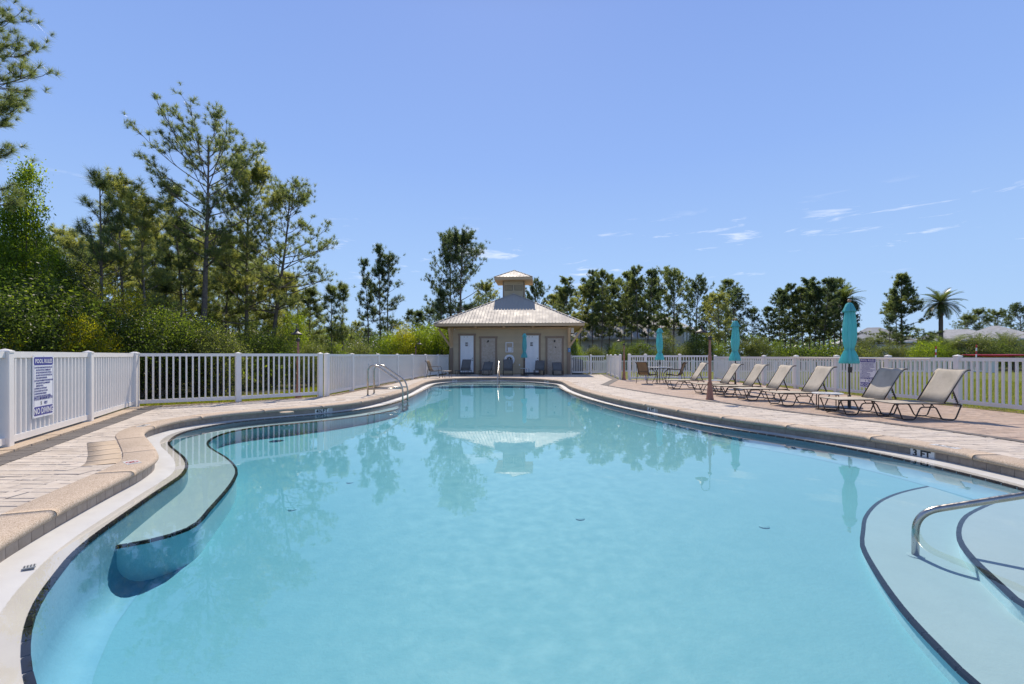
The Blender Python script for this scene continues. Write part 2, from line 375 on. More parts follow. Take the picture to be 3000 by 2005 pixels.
# ------------------------------------------------------------------ mesh helpers
class MB:
    def __init__(self):
        self.v = []
        self.f = []
    def add(self, vs, fs):
        o = len(self.v)
        self.v += [tuple(p) for p in vs]
        self.f += [tuple(i + o for i in q) for q in fs]
        return self
    def box(self, c, s, rz=0.0, M4=None, bev=0.0):
        x, y, z = (a / 2 for a in s)
        if bev:
            b = min(bev, x * 0.9, y * 0.9)
            ring = [(-x + b, -y), (x - b, -y), (x, -y + b), (x, y - b), (x - b, y), (-x + b, y), (-x, y - b), (-x, -y + b)]
        else:
            ring = [(-x, -y), (x, -y), (x, y), (-x, y)]
        n = len(ring)
        vs = [(p[0], p[1], -z) for p in ring] + [(p[0], p[1], z) for p in ring]
        fs = [tuple(range(n - 1, -1, -1)), tuple(range(n, 2 * n))] + [(i, (i + 1) % n, n + (i + 1) % n, n + i) for i in range(n)]
        m = Matrix.Translation(c) @ Matrix.Rotation(rz, 4, 'Z')
        if M4 is not None:
            m = m @ M4
        return self.add([m @ Vector(p) for p in vs], fs)
    def bar(self, a, b, w, h, up=(0, 0, 1)):
        a, b = Vector(a), Vector(b)
        d = (b - a)
        L = d.length
        d.normalize()
        s = d.cross(Vector(up))
        if s.length < 1e-4:
            s = Vector((1, 0, 0))
        s.normalize()
        u = s.cross(d)
        vs = []
        for p in (a, b):
            for i, j in ((-1, -1), (1, -1), (1, 1), (-1, 1)):
                vs.append(p + s * (i * w / 2) + u * (j * h / 2))
        return self.add(vs, [(3, 2, 1, 0), (4, 5, 6, 7), (0, 1, 5, 4), (1, 2, 6, 5), (2, 3, 7, 6), (3, 0, 4, 7)])
    def tube(self, pts, r, n=8, cap=True):
        pts = [Vector(p) for p in pts]
        rs = r if isinstance(r, (list, tuple)) else [r] * len(pts)
        vs, fs = [], []
        prev = None
        for i, p in enumerate(pts):
            if i == 0:
                d = pts[1] - p
            elif i == len(pts) - 1:
                d = p - pts[-2]
            else:
                d = (pts[i + 1] - p).normalized() + (p - pts[i - 1]).normalized()
            d.normalize()
            if prev is None:
                s = d.cross(Vector((0, 0, 1)))
                if s.length < 0.05:
                    s = d.cross(Vector((1, 0, 0)))
            else:
                s = prev - d * prev.dot(d)
            s.normalize()
            prev = s
            u = d.cross(s)
            for k in range(n):
                a = 2 * PI * k / n
                vs.append(p + (s * math.cos(a) + u * math.sin(a)) * rs[i])
        for i in range(len(pts) - 1):
            for k in range(n):
                fs.append((i * n + k, i * n + (k + 1) % n, (i + 1) * n + (k + 1) % n, (i + 1) * n + k))
        if cap:
            fs.append(tuple(range(n - 1, -1, -1)))
            fs.append(tuple((len(pts) - 1) * n + k for k in range(n)))
        return self.add(vs, fs)
    def lathe(self, prof, n=16, c=(0, 0, 0), fn=None):
        vs, fs = [], []
        for (r, z) in prof:
            for k in range(n):
                a = 2 * PI * k / n
                rr = fn(r, z, a) if fn else r
                vs.append((c[0] + rr * math.cos(a), c[1] + rr * math.sin(a), c[2] + z))
        m = len(prof)
        for i in range(m - 1):
            for k in range(n):
                fs.append((i * n + k, i * n + (k + 1) % n, (i + 1) * n + (k + 1) % n, (i + 1) * n + k))
        fs.append(tuple(range(n - 1, -1, -1)))
        fs.append(tuple((m - 1) * n + k for k in range(n)))
        return self.add(vs, fs)
    def mesh(self, name, mat=None, smooth=False):
        me = bpy.data.meshes.new(name)
        me.from_pydata(self.v, [], self.f)
        if mat is not None:
            me.materials.append(mat)
        if smooth:
            me.polygons.foreach_set('use_smooth', [True] * len(me.polygons))
        me.update()
        return me
    def build(self, name, mat, parent=None, smooth=False, loc=None, rot=None):
        return link(name, self.mesh(name, mat, smooth), parent, loc, rot)

def link(name, me, parent=None, loc=None, rot=None):
    o = bpy.data.objects.new(name, me)
    COL.objects.link(o)
    if parent is not None:
        o.parent = parent
    if loc is not None:
        o.location = loc
    if rot is not None:
        o.rotation_euler = rot
    return o

def np_mesh(name, verts, faces, mat, k=3):
    """verts (N,3), faces (M,k) numpy -> mesh"""
    me = bpy.data.meshes.new(name)
    nv, nf = len(verts), len(faces)
    me.vertices.add(nv)
    me.vertices.foreach_set('co', np.asarray(verts, dtype=np.float32).ravel())
    me.loops.add(nf * k)
    me.loops.foreach_set('vertex_index', np.asarray(faces, dtype=np.int32).ravel())
    me.polygons.add(nf)
    me.polygons.foreach_set('loop_start', np.arange(0, nf * k, k, dtype=np.int32))
    me.polygons.foreach_set('loop_total', np.full(nf, k, dtype=np.int32))
    me.materials.append(mat)
    me.update(calc_edges=True)
    return me

def tag(o, label=None, cat=None, group=None, kind=None):
    if label:
        o['label'] = label
    if cat:
        o['category'] = cat
    if group:
        o['group'] = group
    if kind:
        o['kind'] = kind
    return o
def thing(name, label, cat, loc=(0, 0, 0), rz=0.0, group=None):
    o = bpy.data.objects.new(name, None)
    o.empty_display_size = 0.2
    COL.objects.link(o)
    o.location = loc
    o.rotation_euler = (0, 0, rz)
    return tag(o, label, cat, group)
def copy_tree(o, parent=None):
    c = o.copy()
    COL.objects.link(c)
    if parent is not None:
        c.parent = parent
    for ch in list(KIDS.get(o, ())):
        cc = copy_tree(ch, c)
        KIDS.setdefault(c, []).append(cc)
    return c
KIDS = {}
def kids_of(root):
    """remember the tree under ROOT once, so copies need no scene-wide search"""
    allp = {}
    for o in bpy.data.objects:
        if o.parent is not None:
            allp.setdefault(o.parent, []).append(o)
    def walk(o):
        KIDS[o] = allp.get(o, [])
        for c in KIDS[o]:
            walk(c)
    walk(root)
_TXT = {}
def text_mesh(body, size, mat, align='CENTER', extrude=0.0006, wscale=1.0, bold=0.0):
    key = (body, size, mat.name, align, wscale)
    if key in _TXT:
        return _TXT[key]
    cu = bpy.data.curves.new('lettering', 'FONT')
    cu.body = body
    cu.size = size
    cu.align_x = align
    cu.extrude = extrude
    cu.offset = bold * size
    cu.resolution_u = 2
    cu.space_line = 0.95
    t = bpy.data.objects.new('lettering', cu)
    COL.objects.link(t)
    dg = bpy.context.evaluated_depsgraph_get()
    me = bpy.data.meshes.new_from_object(t.evaluated_get(dg))
    bpy.data.objects.remove(t)
    me.name = 'lettering'
    me.materials.clear()
    me.materials.append(mat)
    if wscale != 1.0:
        me.transform(Matrix.Diagonal((wscale, 1, 1, 1)))
    _TXT[key] = me
    return me

# ------------------------------------------------------------------ plan curves
def spline(pts, step, closed=True):
    """Catmull-Rom through PTS, resampled at STEP metres"""
    P = [np.array(p, float) for p in pts]
    n = len(P)
    out = []
    rng = range(n) if closed else range(n - 1)
    for i in rng:
        if closed:
            p0, p1, p2, p3 = P[(i - 1) % n], P[i], P[(i + 1) % n], P[(i + 2) % n]
        else:
            p0, p1, p2, p3 = P[max(i - 1, 0)], P[i], P[i + 1], P[min(i + 2, n - 1)]
        for t in np.linspace(0, 1, 10, endpoint=False):
            out.append(0.5 * ((2 * p1) + (-p0 + p2) * t + (2 * p0 - 5 * p1 + 4 * p2 - p3) * t * t + (-p0 + 3 * p1 - 3 * p2 + p3) * t ** 3))
    if not closed:
        out.append(P[-1])
    out = np.array(out)
    if closed:
        out = np.vstack([out, out[:1]])
    seg = np.linalg.norm(np.diff(out, axis=0), axis=1)
    s = np.concatenate([[0], np.cumsum(seg)])
    m = max(3, int(round(s[-1] / step)))
    q = np.linspace(0, s[-1], m + 1)
    r = np.stack([np.interp(q, s, out[:, 0]), np.interp(q, s, out[:, 1])], axis=1)
    return r[:-1] if closed else r
def tangents(c, closed=True):
    if closed:
        d = np.roll(c, -1, 0) - np.roll(c, 1, 0)
    else:
        d = np.gradient(c, axis=0)
    return d / np.linalg.norm(d, axis=1)[:, None]
def area2(c):
    x, y = c[:, 0], c[:, 1]
    return 0.5 * np.sum(x * np.roll(y, -1) - np.roll(x, -1) * y)
def inside(poly, x, y):
    n = len(poly)
    r = False
    j = n - 1
    for i in range(n):
        xi, yi = poly[i]
        xj, yj = poly[j]
        if (yi > y) != (yj > y) and x < (xj - xi) * (y - yi) / (yj - yi) + xi:
            r = not r
        j = i
    return r
def fill(loops, zs):
    """tessellate polygon with holes; zs: one z (or function) per loop -> MB"""
    vs, polys = [], []
    for lp, z in zip(loops, zs):
        row = [Vector((p[0], p[1], 0)) for p in lp]
        polys.append(row)
        vs += [(p[0], p[1], z(p[0], p[1]) if callable(z) else z) for p in lp]
    m = MB()
    m.v = vs
    m.f = [tuple(t) for t in tessellate_polygon(polys)]
    return m

T_PTS = [(-2.0, 1.4), (-2.9, 2.2), (-3.22, 2.65), (-3.45, 3.1), (-3.65, 3.6), (-3.82, 4.1), (-3.98, 4.6), (-4.12, 5.05), (-4.33, 5.5), (-4.7, 5.95),
         (-5.1, 6.38), (-5.5, 6.8), (-5.87, 7.2), (-6.15, 7.65), (-6.31, 8.15), (-6.36, 8.65), (-6.25, 9.2), (-6.0, 9.7), (-5.6, 10.15), (-5.1, 10.6),
         (-4.65, 11.05), (-4.28, 11.6), (-4.03, 12.3), (-3.88, 13.2), (-3.81, 14.3), (-3.77, 15.4), (-3.76, 16.6), (-3.9, 18.6), (-4.04, 20.6),
         (-4.06, 22.0), (-3.9, 23.2), (-3.4, 24.3), (-2.5, 25.05), (-0.95, 25.4), (0.3, 25.0), (1.35, 24.2), (2.0, 23.1), (2.37, 22.0), (2.41, 20.4),
         (2.38, 18.5), (2.5, 16.4), (2.74, 14.4), (3.0, 12.95), (3.25, 11.95), (3.46, 11.3), (3.74, 10.4), (4.0, 9.6), (4.27, 9.0), (4.53, 8.5),
         (4.8, 8.03), (5.05, 7.6), (5.3, 7.1), (5.52, 6.55), (5.65, 6.1), (5.71, 5.6), (5.72, 5.08), (5.65, 4.4), (5.5, 3.7), (5.2, 2.9), (4.6, 2.1),
         (3.7, 1.45), (2.4, 1.1), (0.8, 1.0), (-0.8, 1.05)]
B_PTS = [(-1.5, 1.55), (-2.04, 1.95), (-2.3, 2.17), (-2.55, 2.42), (-2.76, 2.68), (-2.95, 2.97), (-3.12, 3.25), (-3.27, 3.58), (-3.4, 3.93), (-3.53, 4.3),
         (-3.67, 4.7), (-3.8, 5.1), (-3.93, 5.45), (-4.2, 5.9), (-4.51, 6.28), (-4.8, 6.58), (-5.08, 6.86), (-5.34, 7.13), (-5.58, 7.42), (-5.78, 7.75),
         (-5.96, 8.12), (-6.07, 8.5), (-6.07, 9.0), (-5.95, 9.5), (-5.7, 9.95), (-5.3, 10.38), (-4.83, 10.78), (-4.42, 11.2), (-4.06, 11.75),
         (-3.76, 12.4), (-3.56, 13.2), (-3.47, 14.1), (-3.45, 15.2), (-3.5, 17.0), (-3.6, 19.2), (-3.7, 21.2), (-3.74, 22.5), (-3.56, 23.5), (-3.1, 24.35),
         (-2.35, 24.9), (-0.95, 25.2), (0.2, 24.8), (1.2, 24.0), (1.82, 23.0), (2.1, 22.2), (2.12, 21.0), (2.06, 19.5), (2.13, 17.6), (2.34, 15.5),
         (2.62, 13.85), (2.89, 12.6), (3.12, 11.7), (3.33, 10.95), (3.6, 10.1), (3.88, 9.4), (4.16, 8.85), (4.43, 8.4), (4.7, 7.93), (4.94, 7.48),
         (5.13, 7.0), (5.3, 6.4), (5.39, 5.8), (5.43, 5.25), (5.42, 4.8), (5.35, 4.2), (5.2, 3.55), (4.9, 2.85), (4.35, 2.2), (3.5, 1.7), (2.3, 1.4),
         (0.8, 1.3), (-0.6, 1.35)]
TC = spline(T_PTS, 0.08)
BC = spline(B_PTS, 0.08)
def outward(c):
    t = tangents(c)
    n = np.stack([t[:, 1], -t[:, 0]], axis=1)       # right-hand side of travel
    return n if area2(c) > 0 else -n
TN = outward(TC)
BN = outward(BC)
def offset(c, n, d):
    return c + n * d
def run_tiles(c, pitch, closed=True, flip=False):
    """points and headings every PITCH along a dense polyline"""
    cc = np.vstack([c, c[:1]]) if closed else c
    s = np.concatenate([[0], np.cumsum(np.linalg.norm(np.diff(cc, axis=0), axis=1))])
    out = []
    k = int(s[-1] / pitch)
    for i in range(k):
        q0, q1 = i * pitch, (i + 1) * pitch
        a = np.array([np.interp(q0, s, cc[:, 0]), np.interp(q0, s, cc[:, 1])])
        b = np.array([np.interp(q1, s, cc[:, 0]), np.interp(q1, s, cc[:, 1])])
        out.append(((a + b) / 2, math.atan2(b[1] - a[1], b[0] - a[0])))
    return out
def in_view(x, y, m=1.06):
    return y > 1.2 and abs(x) / y < 1.125 * m

# ================================================================== SETTING
DECK = [(-5.0, 0.5), (-5.5, 3.45), (-6.70, 6.02), (-7.80, 8.38), (-9.09, 11.0), (-7.30, 12.14), (-5.68, 13.75), (-5.56, 15.8), (-5.45, 18.5), (-5.35, 21.2),
        (-5.2, 23.7), (-5.0, 26.3), (-4.6, 28.3), (-4.3, 30.6), (3.9, 30.2), (6.35, 30.2), (5.62, 23.6), (10.45, 23.5), (10.95, 11.2), (11.4, 3.5), (11.6, 0.5)]
g = fill([[(-600, -60), (600, -60), (600, 900), (-600, 900)], DECK], [-0.13, -0.13])
tag(g.build('ground', M['ground']), kind='structure')
lw = fill([[(10.9, 11.2), (11.5, -2), (60, -2), (60, 40), (5.8, 40), (6.4, 30.3), (5.75, 24.0), (10.4, 24.2)]], [-0.115])
tag(lw.build('lawn', M['lawn']), kind='structure')
deck = tag(fill([DECK, list(TC)], [-0.035, -0.035]).build('pool_deck', M['grout']), kind='structure')

# --- stamped stones of the deck
BAND = [(7.45, 3.0), (7.45, 5.0), (7.32, 6.5), (7.08, 7.5), (6.65, 8.7), (6.29, 9.5), (5.92, 10.4), (5.5, 11.8), (5.0, 13.2), (4.45, 15.4), (4.03, 17.8), (3.86, 19.0)]
BANDC = spline(BAND, 0.25, False)
BAND2 = [(3.86, 19.0), (5.45, 23.55), (5.95, 29.6)]
TAN = [tuple(p) for p in BANDC] + [(5.45, 23.6), (10.5, 23.6), (11.4, 3.0)]
TOFF = offset(TC, TN, 0.12)
TOFF_L = [tuple(p) for p in TOFF[::3]]
LB_IN = [(-5.25, 3.45), (-6.28, 5.85), (-7.32, 8.1), (-8.45, 10.75)]       # inner edge of the grey border, beside the left fence
DECK_IN = [(-5.0, 0.5)] + LB_IN + [(-7.25, 11.95), (-5.55, 13.6), (-5.4, 15.8), (-5.3, 18.5), (-5.2, 21.2), (-5.05, 23.7), (-4.85, 26.3), (-4.45, 28.3), (-4.1, 30.05),
           (3.9, 29.7), (6.2, 30.0), (5.47, 23.55), (10.3, 23.1), (10.75, 11.2), (11.2, 3.5), (11.4, 0.5)]
rs = random.Random(11)
stones = []
def emit(x0, y0, x1, y1):
    w, h = x1 - x0, y1 - y0
    cs = ((x0, y0), (x1, y0), (x1, y1), (x0, y1))
    inp = [inside(TOFF_L, *c) for c in cs]
    ind = [inside(DECK_IN, *c) for c in cs]
    tn = [inside(TAN, *c) for c in cs]
    if all(inp) or not any(ind):
        return
    if any(inp) or not all(ind) or (any(tn) and not all(tn)):
        if max(w, h) < 0.09:
            if any(inp) or not all(ind):
                return
        else:
            if w >= h:
                m = (x0 + x1) / 2
                emit(x0, y0, m, y1)
                emit(m, y0, x1, y1)
            else:
                m = (y0 + y1) / 2
                emit(x0, y0, x1, m)
                emit(x0, m, x1, y1)
            return
    stones.append((x0, y0, x1, y1, tn[0]))
y = 1.45
while y < 30.0:
    h = rs.uniform(0.09, 0.18) * (1.0 if y < 12 else 1.6)
    x = -9.2 + rs.uniform(0, 0.3)
    while x < 11.4:
        w = rs.uniform(0.13, 0.36) * (1.0 if y < 12 else 1.6)
        if in_view(x + w / 2, y + h / 2, 1.15):
            emit(x, y, x + w, y + h)
        x += w
    y += h
def stone_mb(m, x0, y0, x1, y1, r):
    gp = r.uniform(0.001, 0.006)
    if min(x1 - x0, y1 - y0) < 0.05:
        gp = 0.001
    j = lambda: r.uniform(-0.022, 0.022) if min(x1 - x0, y1 - y0) > 0.08 else 0.0
    z = -0.013 + r.uniform(-0.0035, 0.002)
    p = [(x0 + gp + j() * .4, y0 + gp + j() * .4), (x1 - gp + j() * .4, y0 + gp + j() * .4), (x1 - gp + j() * .4, y1 - gp + j() * .4), (x0 + gp + j() * .4, y1 - gp + j() * .4)]
    cx, cy = (x0 + x1) / 2, (y0 + y1) / 2
    e = 0.006
    tp = [(a - math.copysign(min(e, abs(a - cx) * .5), a - cx), b - math.copysign(min(e, abs(b - cy) * .5), b - cy)) for a, b in p]
    m.add([(a, b, -0.036) for a, b in p] + [(a, b, z - 0.005) for a, b in p] + [(a, b, z + r.uniform(-.001, .001)) for a, b in tp],
          [(0, 1, 5, 4), (1, 2, 6, 5), (2, 3, 7, 6), (3, 0, 4, 7), (4, 5, 9, 8), (5, 6, 10, 9), (6, 7, 11, 10), (7, 4, 8, 11), (8, 9, 10, 11)])
def shown_size(s):
    cx, cy = (s[0] + s[2]) / 2, (s[1] + s[3]) / 2
    return (s[2] - s[0]) * (s[3] - s[1]) / (cy ** 3) if in_view(cx, cy, 1.0) else 0
stones.sort(key=shown_size, reverse=True)
rest = {False: MB(), True: MB()}
for i, s in enumerate(stones):
    if i < 290:
        m = MB()
        stone_mb(m, *s[:4], rs)
        m.build('stone', M['stone_tan'] if s[4] else M['stone'], deck)
    else:
        stone_mb(rest[s[4]], *s[:4], rs)
tag(rest[False].build('pale_stones', M['stone'], deck), kind='stuff')
tag(rest[True].build('rosy_stones', M['stone_tan'], deck), kind='stuff')
def ribbon(c, w, z0, z1, name, mat, parent, side=0.0):
    """a raised strip of width W following polyline C"""
    t = tangents(np.array(c), False)
    n = np.stack([t[:, 1], -t[:, 0]], axis=1)
    a = np.array(c) + n * (side + w / 2)
    b = np.array(c) + n * (side - w / 2)
    m = MB()
    k = len(c)
    vs = [(p[0], p[1], z1) for p in a] + [(p[0], p[1], z1) for p in b] + [(p[0], p[1], z0) for p in a] + [(p[0], p[1], z0) for p in b]
    fs = []
    for i in range(k - 1):
        fs += [(i, i + 1, k + i + 1, k + i), (2 * k + i, i, i + 1, 2 * k + i + 1)[::-1], (k + i, k + i + 1, 3 * k + i + 1, 3 * k + i)]
    fs += [(0, k, 3 * k, 2 * k), (k - 1, 2 * k - 1, 4 * k - 1, 3 * k - 1)]
    m.add(vs, fs)
    return m.build(name, mat, parent)
ribbon(BANDC, 0.17, -0.036, -0.004, 'border_strip', M['band'], deck)
b2 = spline([(3.86, 19.0), (4.6, 21.2), (5.33, 23.4)], 0.4, False)
ribbon(b2, 0.34, -0.036, -0.005, 'border_strip', M['band'], deck)
ribbon(spline([(5.33, 23.4), (5.6, 26.4), (5.98, 29.8)], 0.4, False), 0.3, -0.036, -0.006, 'border_strip', M['band'], deck)
FL = [(-5.5, 3.45), (-6.70, 6.02), (-7.80, 8.38), (-9.03, 11.0)]
# left edge: a grey soldier course of bricks, then a sandy curb course under the fence
fl = spline(FL, 0.05, False)
tl = tangents(fl, False)
nl = np.stack([tl[:, 1], -tl[:, 0]], axis=1)
bk = MB()
for (p, a) in run_tiles(fl + nl * 0.36, 0.115, False):
    if in_view(p[0], p[1], 1.1) or True:
        MBk = MB().box((0, 0, 0), (0.108, 0.27, 0.03), bev=0.006)
        o = MBk.build('brick', M['band'], deck, loc=(p[0], p[1], -0.022 + random.uniform(-.002, .002)), rot=(random.uniform(-.008, .008), random.uniform(-.008, .008), a))
for (p, a) in run_tiles(fl + nl * 0.085, 0.42, False):
    MB().box((0, 0, 0), (0.414, 0.26, 0.06), bev=0.012).build('curb_stone', M['curb'], deck, loc=(p[0], p[1], -0.015 + random.uniform(-.004, .004)), rot=(0, 0, a + random.uniform(-.01, .01)))
# narrow beige edge course below the far fences
for cpts in ([(-8.98, 10.95), (-7.25, 12.05), (-5.62, 13.68)], [(-5.58, 13.8), (-5.46, 15.8), (-5.35, 18.5), (-5.25, 21.2), (-5.1, 23.7), (-4.9, 26.3), (-4.5, 28.3), (-4.15, 30.0)]):
    ribbon(spline(cpts, 0.3, False), 0.34, -0.12, -0.02, 'edge_strip', M['curb'], deck)
# skimmer lids set flush in the deck
for (x, y_) in ((-4.75, 12.6), (2.9, 20.8), (-4.9, 9.9)):
    MB().lathe([(0.001, -0.03), (0.14, -0.03), (0.14, -0.004), (0.12, -0.003), (0.001, -0.002)], 14).build('skimmer_lid', M['curb'], deck, loc=(x, y_, 0))

# --- the pool
pool = bpy.data.objects.new('swimming_pool', None)
COL.objects.link(pool)
tag(pool, kind='structure')
def z_floor(x, y):
    t = min(1.0, max(0.0, (y - 3.5) / 5.5))
    u = min(1.0, max(0.0, (y - 10.0) / 12.0))
    a = -0.645 + 0.046 * x
    b = -0.487 + 0.0137 * x
    z = a * (1 - t) + b * t
    return max(-0.95, min(-0.34, z * (1 - u) + (-0.42) * u))
def z_bench(x, y):
    return -0.41 + 0.11 * min(1.0, max(0.0, (y - 4.0) / 6.0))
ZW = -0.185
# shell: tile backing, ledge, walls, floor
m = MB()
n = len(TC)
m.add([(p[0], p[1], -0.06) for p in TC] + [(p[0], p[1], -0.17) for p in TC], [(i, (i + 1) % n, n + (i + 1) % n, n + i) for i in range(n)])
m.build('tile_backing', M['mortar'], pool)
fill([list(TC), list(BC)], [-0.163, -0.1975]).build('ledge', M['ledge'], pool)
m = MB()
n = len(BC)
rings = [(0.0, None, -0.1975)]
CR = 0.22
for k in range(8):
    th = PI / 2 * k / 7
    rings.append((CR * (1 - math.cos(th)), CR * (1 - math.sin(th)), None))
for (inw, up, zabs) in rings:
    q = offset(BC, BN, -inw)
    m.v += [(p[0], p[1], zabs if zabs is not None else min(-0.21, z_floor(*p) + up + 0.003)) for p in q]
for r_ in range(len(rings) - 1):
    m.f += [(r_ * n + i, r_ * n + (i + 1) % n, (r_ + 1) * n + (i + 1) % n, (r_ + 1) * n + i) for i in range(n)]
m.build('pool_wall', M['plaster_wall'], pool, smooth=True)
xs, ys = np.arange(-7, 7.01, 0.25), np.arange(0.5, 26.01, 0.25)
m = MB()
m.v = [(x, y, z_floor(x, y)) for y in ys for x in xs]
nx = len(xs)
m.f = [(j * nx + i, j * nx + i + 1, (j + 1) * nx + i + 1, (j + 1) * nx + i) for j in range(len(ys) - 1) for i in range(nx - 1)]
m.build('pool_floor', M['plaster_floor'], pool, smooth=True)
BENCH = [(-3.46, 3.86), (-3.24, 4.0), (-3.11, 4.14), (-3.05, 4.31), (-3.08, 4.5), (-3.17, 4.74), (-3.28, 5.06), (-3.37, 5.32), (-3.5, 5.66), (-3.65, 6.0), (-3.79, 6.26), (-4.02, 6.58),
         (-4.41, 7.02), (-4.8, 7.4), (-5.14, 7.74), (-5.4, 8.07), (-5.58, 8.42), (-5.69, 8.82), (-5.68, 9.22), (-5.53, 9.6), (-5.27, 9.9), (-4.95, 10.18), (-4.66, 10.44), (-4.28, 10.82),
         (-3.96, 11.24), (-3.62, 11.8), (-3.37, 12.5), (-3.26, 13.05), (-3.42, 13.7), (-3.75, 14.2)]
S1 = [(2.2, 1.3), (2.3, 2.2), (2.37, 2.49), (2.48, 2.83), (2.61, 3.14), (2.77, 3.47), (2.94, 3.79), (3.06, 3.98), (3.28, 4.25), (3.51, 4.53), (3.79, 4.81), (4.08, 5.06), (4.35, 5.25), (4.64, 5.42), (5.02, 5.6), (5.34, 5.72), (5.75, 5.82)]
S2 = [(3.0, 1.3), (3.02, 2.1), (3.12, 2.77), (3.2, 2.95), (3.29, 3.12), (3.37, 3.27), (3.45, 3.41), (3.54, 3.55), (3.64, 3.69), (3.76, 3.83), (3.91, 3.98), (4.08, 4.13), (4.3, 4.3), (4.63, 4.5), (5.05, 4.72), (5.75, 5.0)]
FAR = [[(-3.75, 24.1), (-2.2, 24.45), (-0.8, 24.55), (0.6, 24.35), (2.0, 23.6)], [(-3.85, 23.3), (-2.2, 23.75), (-0.8, 23.9), (0.8, 23.6), (2.2, 22.7)], [(-3.9, 22.5), (-2.2, 23.0), (-0.8, 23.2), (1.0, 22.8), (2.3, 21.9)]]
trims = []
def step(edge, closing, ztop, name, zt=None):
    c = spline(edge, 0.08, False)
    zf = ztop if callable(ztop) else (lambda x, y: ztop)
    m = fill([[tuple(p) for p in c] + closing], [zf])
    k = len(c)
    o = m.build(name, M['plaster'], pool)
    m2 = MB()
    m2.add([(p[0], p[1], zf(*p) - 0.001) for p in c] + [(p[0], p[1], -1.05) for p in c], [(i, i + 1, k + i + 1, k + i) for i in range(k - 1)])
    m2.build('riser', M['plaster_scatter'], o, smooth=True)
    for (p, a) in (run_tiles(c, 0.155, False) if name != 'far_step' else ()):
        trims.append((p[0], p[1], zf(*p) - 0.011, a))
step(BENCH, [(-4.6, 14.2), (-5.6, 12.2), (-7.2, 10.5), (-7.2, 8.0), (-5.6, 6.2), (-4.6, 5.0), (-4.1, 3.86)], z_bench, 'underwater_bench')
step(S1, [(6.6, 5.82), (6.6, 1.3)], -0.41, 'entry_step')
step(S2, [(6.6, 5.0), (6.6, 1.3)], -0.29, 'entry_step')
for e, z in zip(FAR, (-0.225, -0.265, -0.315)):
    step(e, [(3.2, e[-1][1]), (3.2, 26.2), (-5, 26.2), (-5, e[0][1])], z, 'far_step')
for (p, a) in run_tiles(offset(BC, BN, 0.012), 0.164):
    trims.append((p[0], p[1], -0.2035, a))
tm = MB().box((0, 0, 0), (0.149, 0.032, 0.026), bev=0.002).mesh('trim_tile', M['trim'])
def ranked(lst, name, me, cap, zfix=None):
    """the CAP nearest in view become parts, the others one joined part"""
    near = sorted([t for t in lst if in_view(t[0], t[1], 1.02)], key=lambda t: t[0] ** 2 + t[1] ** 2)
    far = near[cap:]
    for t in near[:cap]:
        link(name, me, pool, t[:3], (0, 0, t[3]))
    if far:
        m = MB()
        vs = [v.co.copy() for v in me.vertices]
        fs = [tuple(p.vertices) for p in me.polygons]
        for t in far:
            mm = Matrix.Translation(t[:3]) @ Matrix.Rotation(t[3], 4, 'Z')
            m.add([mm @ v for v in vs], fs)
        tag(m.build(name + 's', me.materials[0], pool), kind='stuff')
ranked(trims, 'trim_tile', tm, 295)
wt = MB().box((0, 0, 0), (0.147, 0.011, 0.086), bev=0.002).mesh('wall_tile', M['tile'])
wall_tiles = [(p[0], p[1], -0.122, a) for (p, a) in run_tiles(TC, 0.1505)]
DM = []          # depth markers: (x, y, text, width)
for (x, y_, txt, w) in ((5.62, 6.22, '3 FT', 0.30), (3.47, 11.27, '4 FT', 0.30), (-4.62, 11.08, '4\u00bdFT', 0.34), (-6.08, 7.52, '5 FT', 0.30), (2.4, 18.4, '5 FT', 0.3), (-3.05, 24.65, '4 FT', 0.3), (1.75, 23.55, '4 FT', 0.3)):
    i = int(np.argmin((TC[:, 0] - x) ** 2 + (TC[:, 1] - y_) ** 2))
    t = tangents(TC)[i]
    a = math.atan2(TN[i][1], TN[i][0])          # outward heading
    DM.append((TC[i], -TN[i], a, txt, w))
wall_tiles = [t for t in wall_tiles if all((t[0] - d[0][0]) ** 2 + (t[1] - d[0][1]) ** 2 > (d[4] / 2 + 0.05) ** 2 for d in DM)]
ranked(wall_tiles, 'wall_tile', wt, 295)
for (p, nin, a, txt, w) in DM:
    rz = a - PI / 2                                # local -Y looks into the pool
    q = MB().box((0, 0, 0), (w, 0.013, 0.090)).build('depth_marker', M['tile_white'], pool, loc=(p[0], p[1], -0.122), rot=(0, 0, rz))
    link('lettering', text_mesh(txt, 0.125, M['ink'], 'CENTER', 0.001, 0.95, 0.035), q, (0, -0.0085, -0.047), (PI / 2, 0, 0))

# --- coping: separate bull-nosed stones swept along the edge
PROF = [(0.30, -0.034), (0.30, -0.004), (0.294, 0.0), (0.03, 0.0), (-0.005, -0.002), (-0.028, -0.012), (-0.041, -0.03), (-0.043, -0.045), (-0.034, -0.062), (-0.012, -0.072), (0.012, -0.074)]
seglen = 16
i0 = 3
def coping(i0, i1, prof, name, mat):
    m = MB()
    k = len(prof)
    rows = []
    for i in range(i0, i1 + 1):
        j = i % len(TC)
        rows.append((TC[j], TN[j]))
    # shrink the two ends a touch for the joint
    for e, q in ((0, 1), (-1, -2)):
        d = rows[q][0] - rows[e][0]
        d = d / np.linalg.norm(d) * 0.004
        rows[e] = (rows[e][0] + d, rows[e][1])
    vs = [(p[0] + nn[0] * a, p[1] + nn[1] * a, z) for (p, nn) in rows for (a, z) in prof]
    fs = []
    for r in range(len(rows) - 1):
        for c in range(k - 1):
            fs.append((r * k + c, r * k + c + 1, (r + 1) * k + c + 1, (r + 1) * k + c))
    fs += [tuple(range(k)), tuple((len(rows) - 1) * k + c for c in range(k - 1, -1, -1))]
    m.add(vs, fs)
    o = m.build(name, mat, pool, smooth=True)
    return o
i = i0
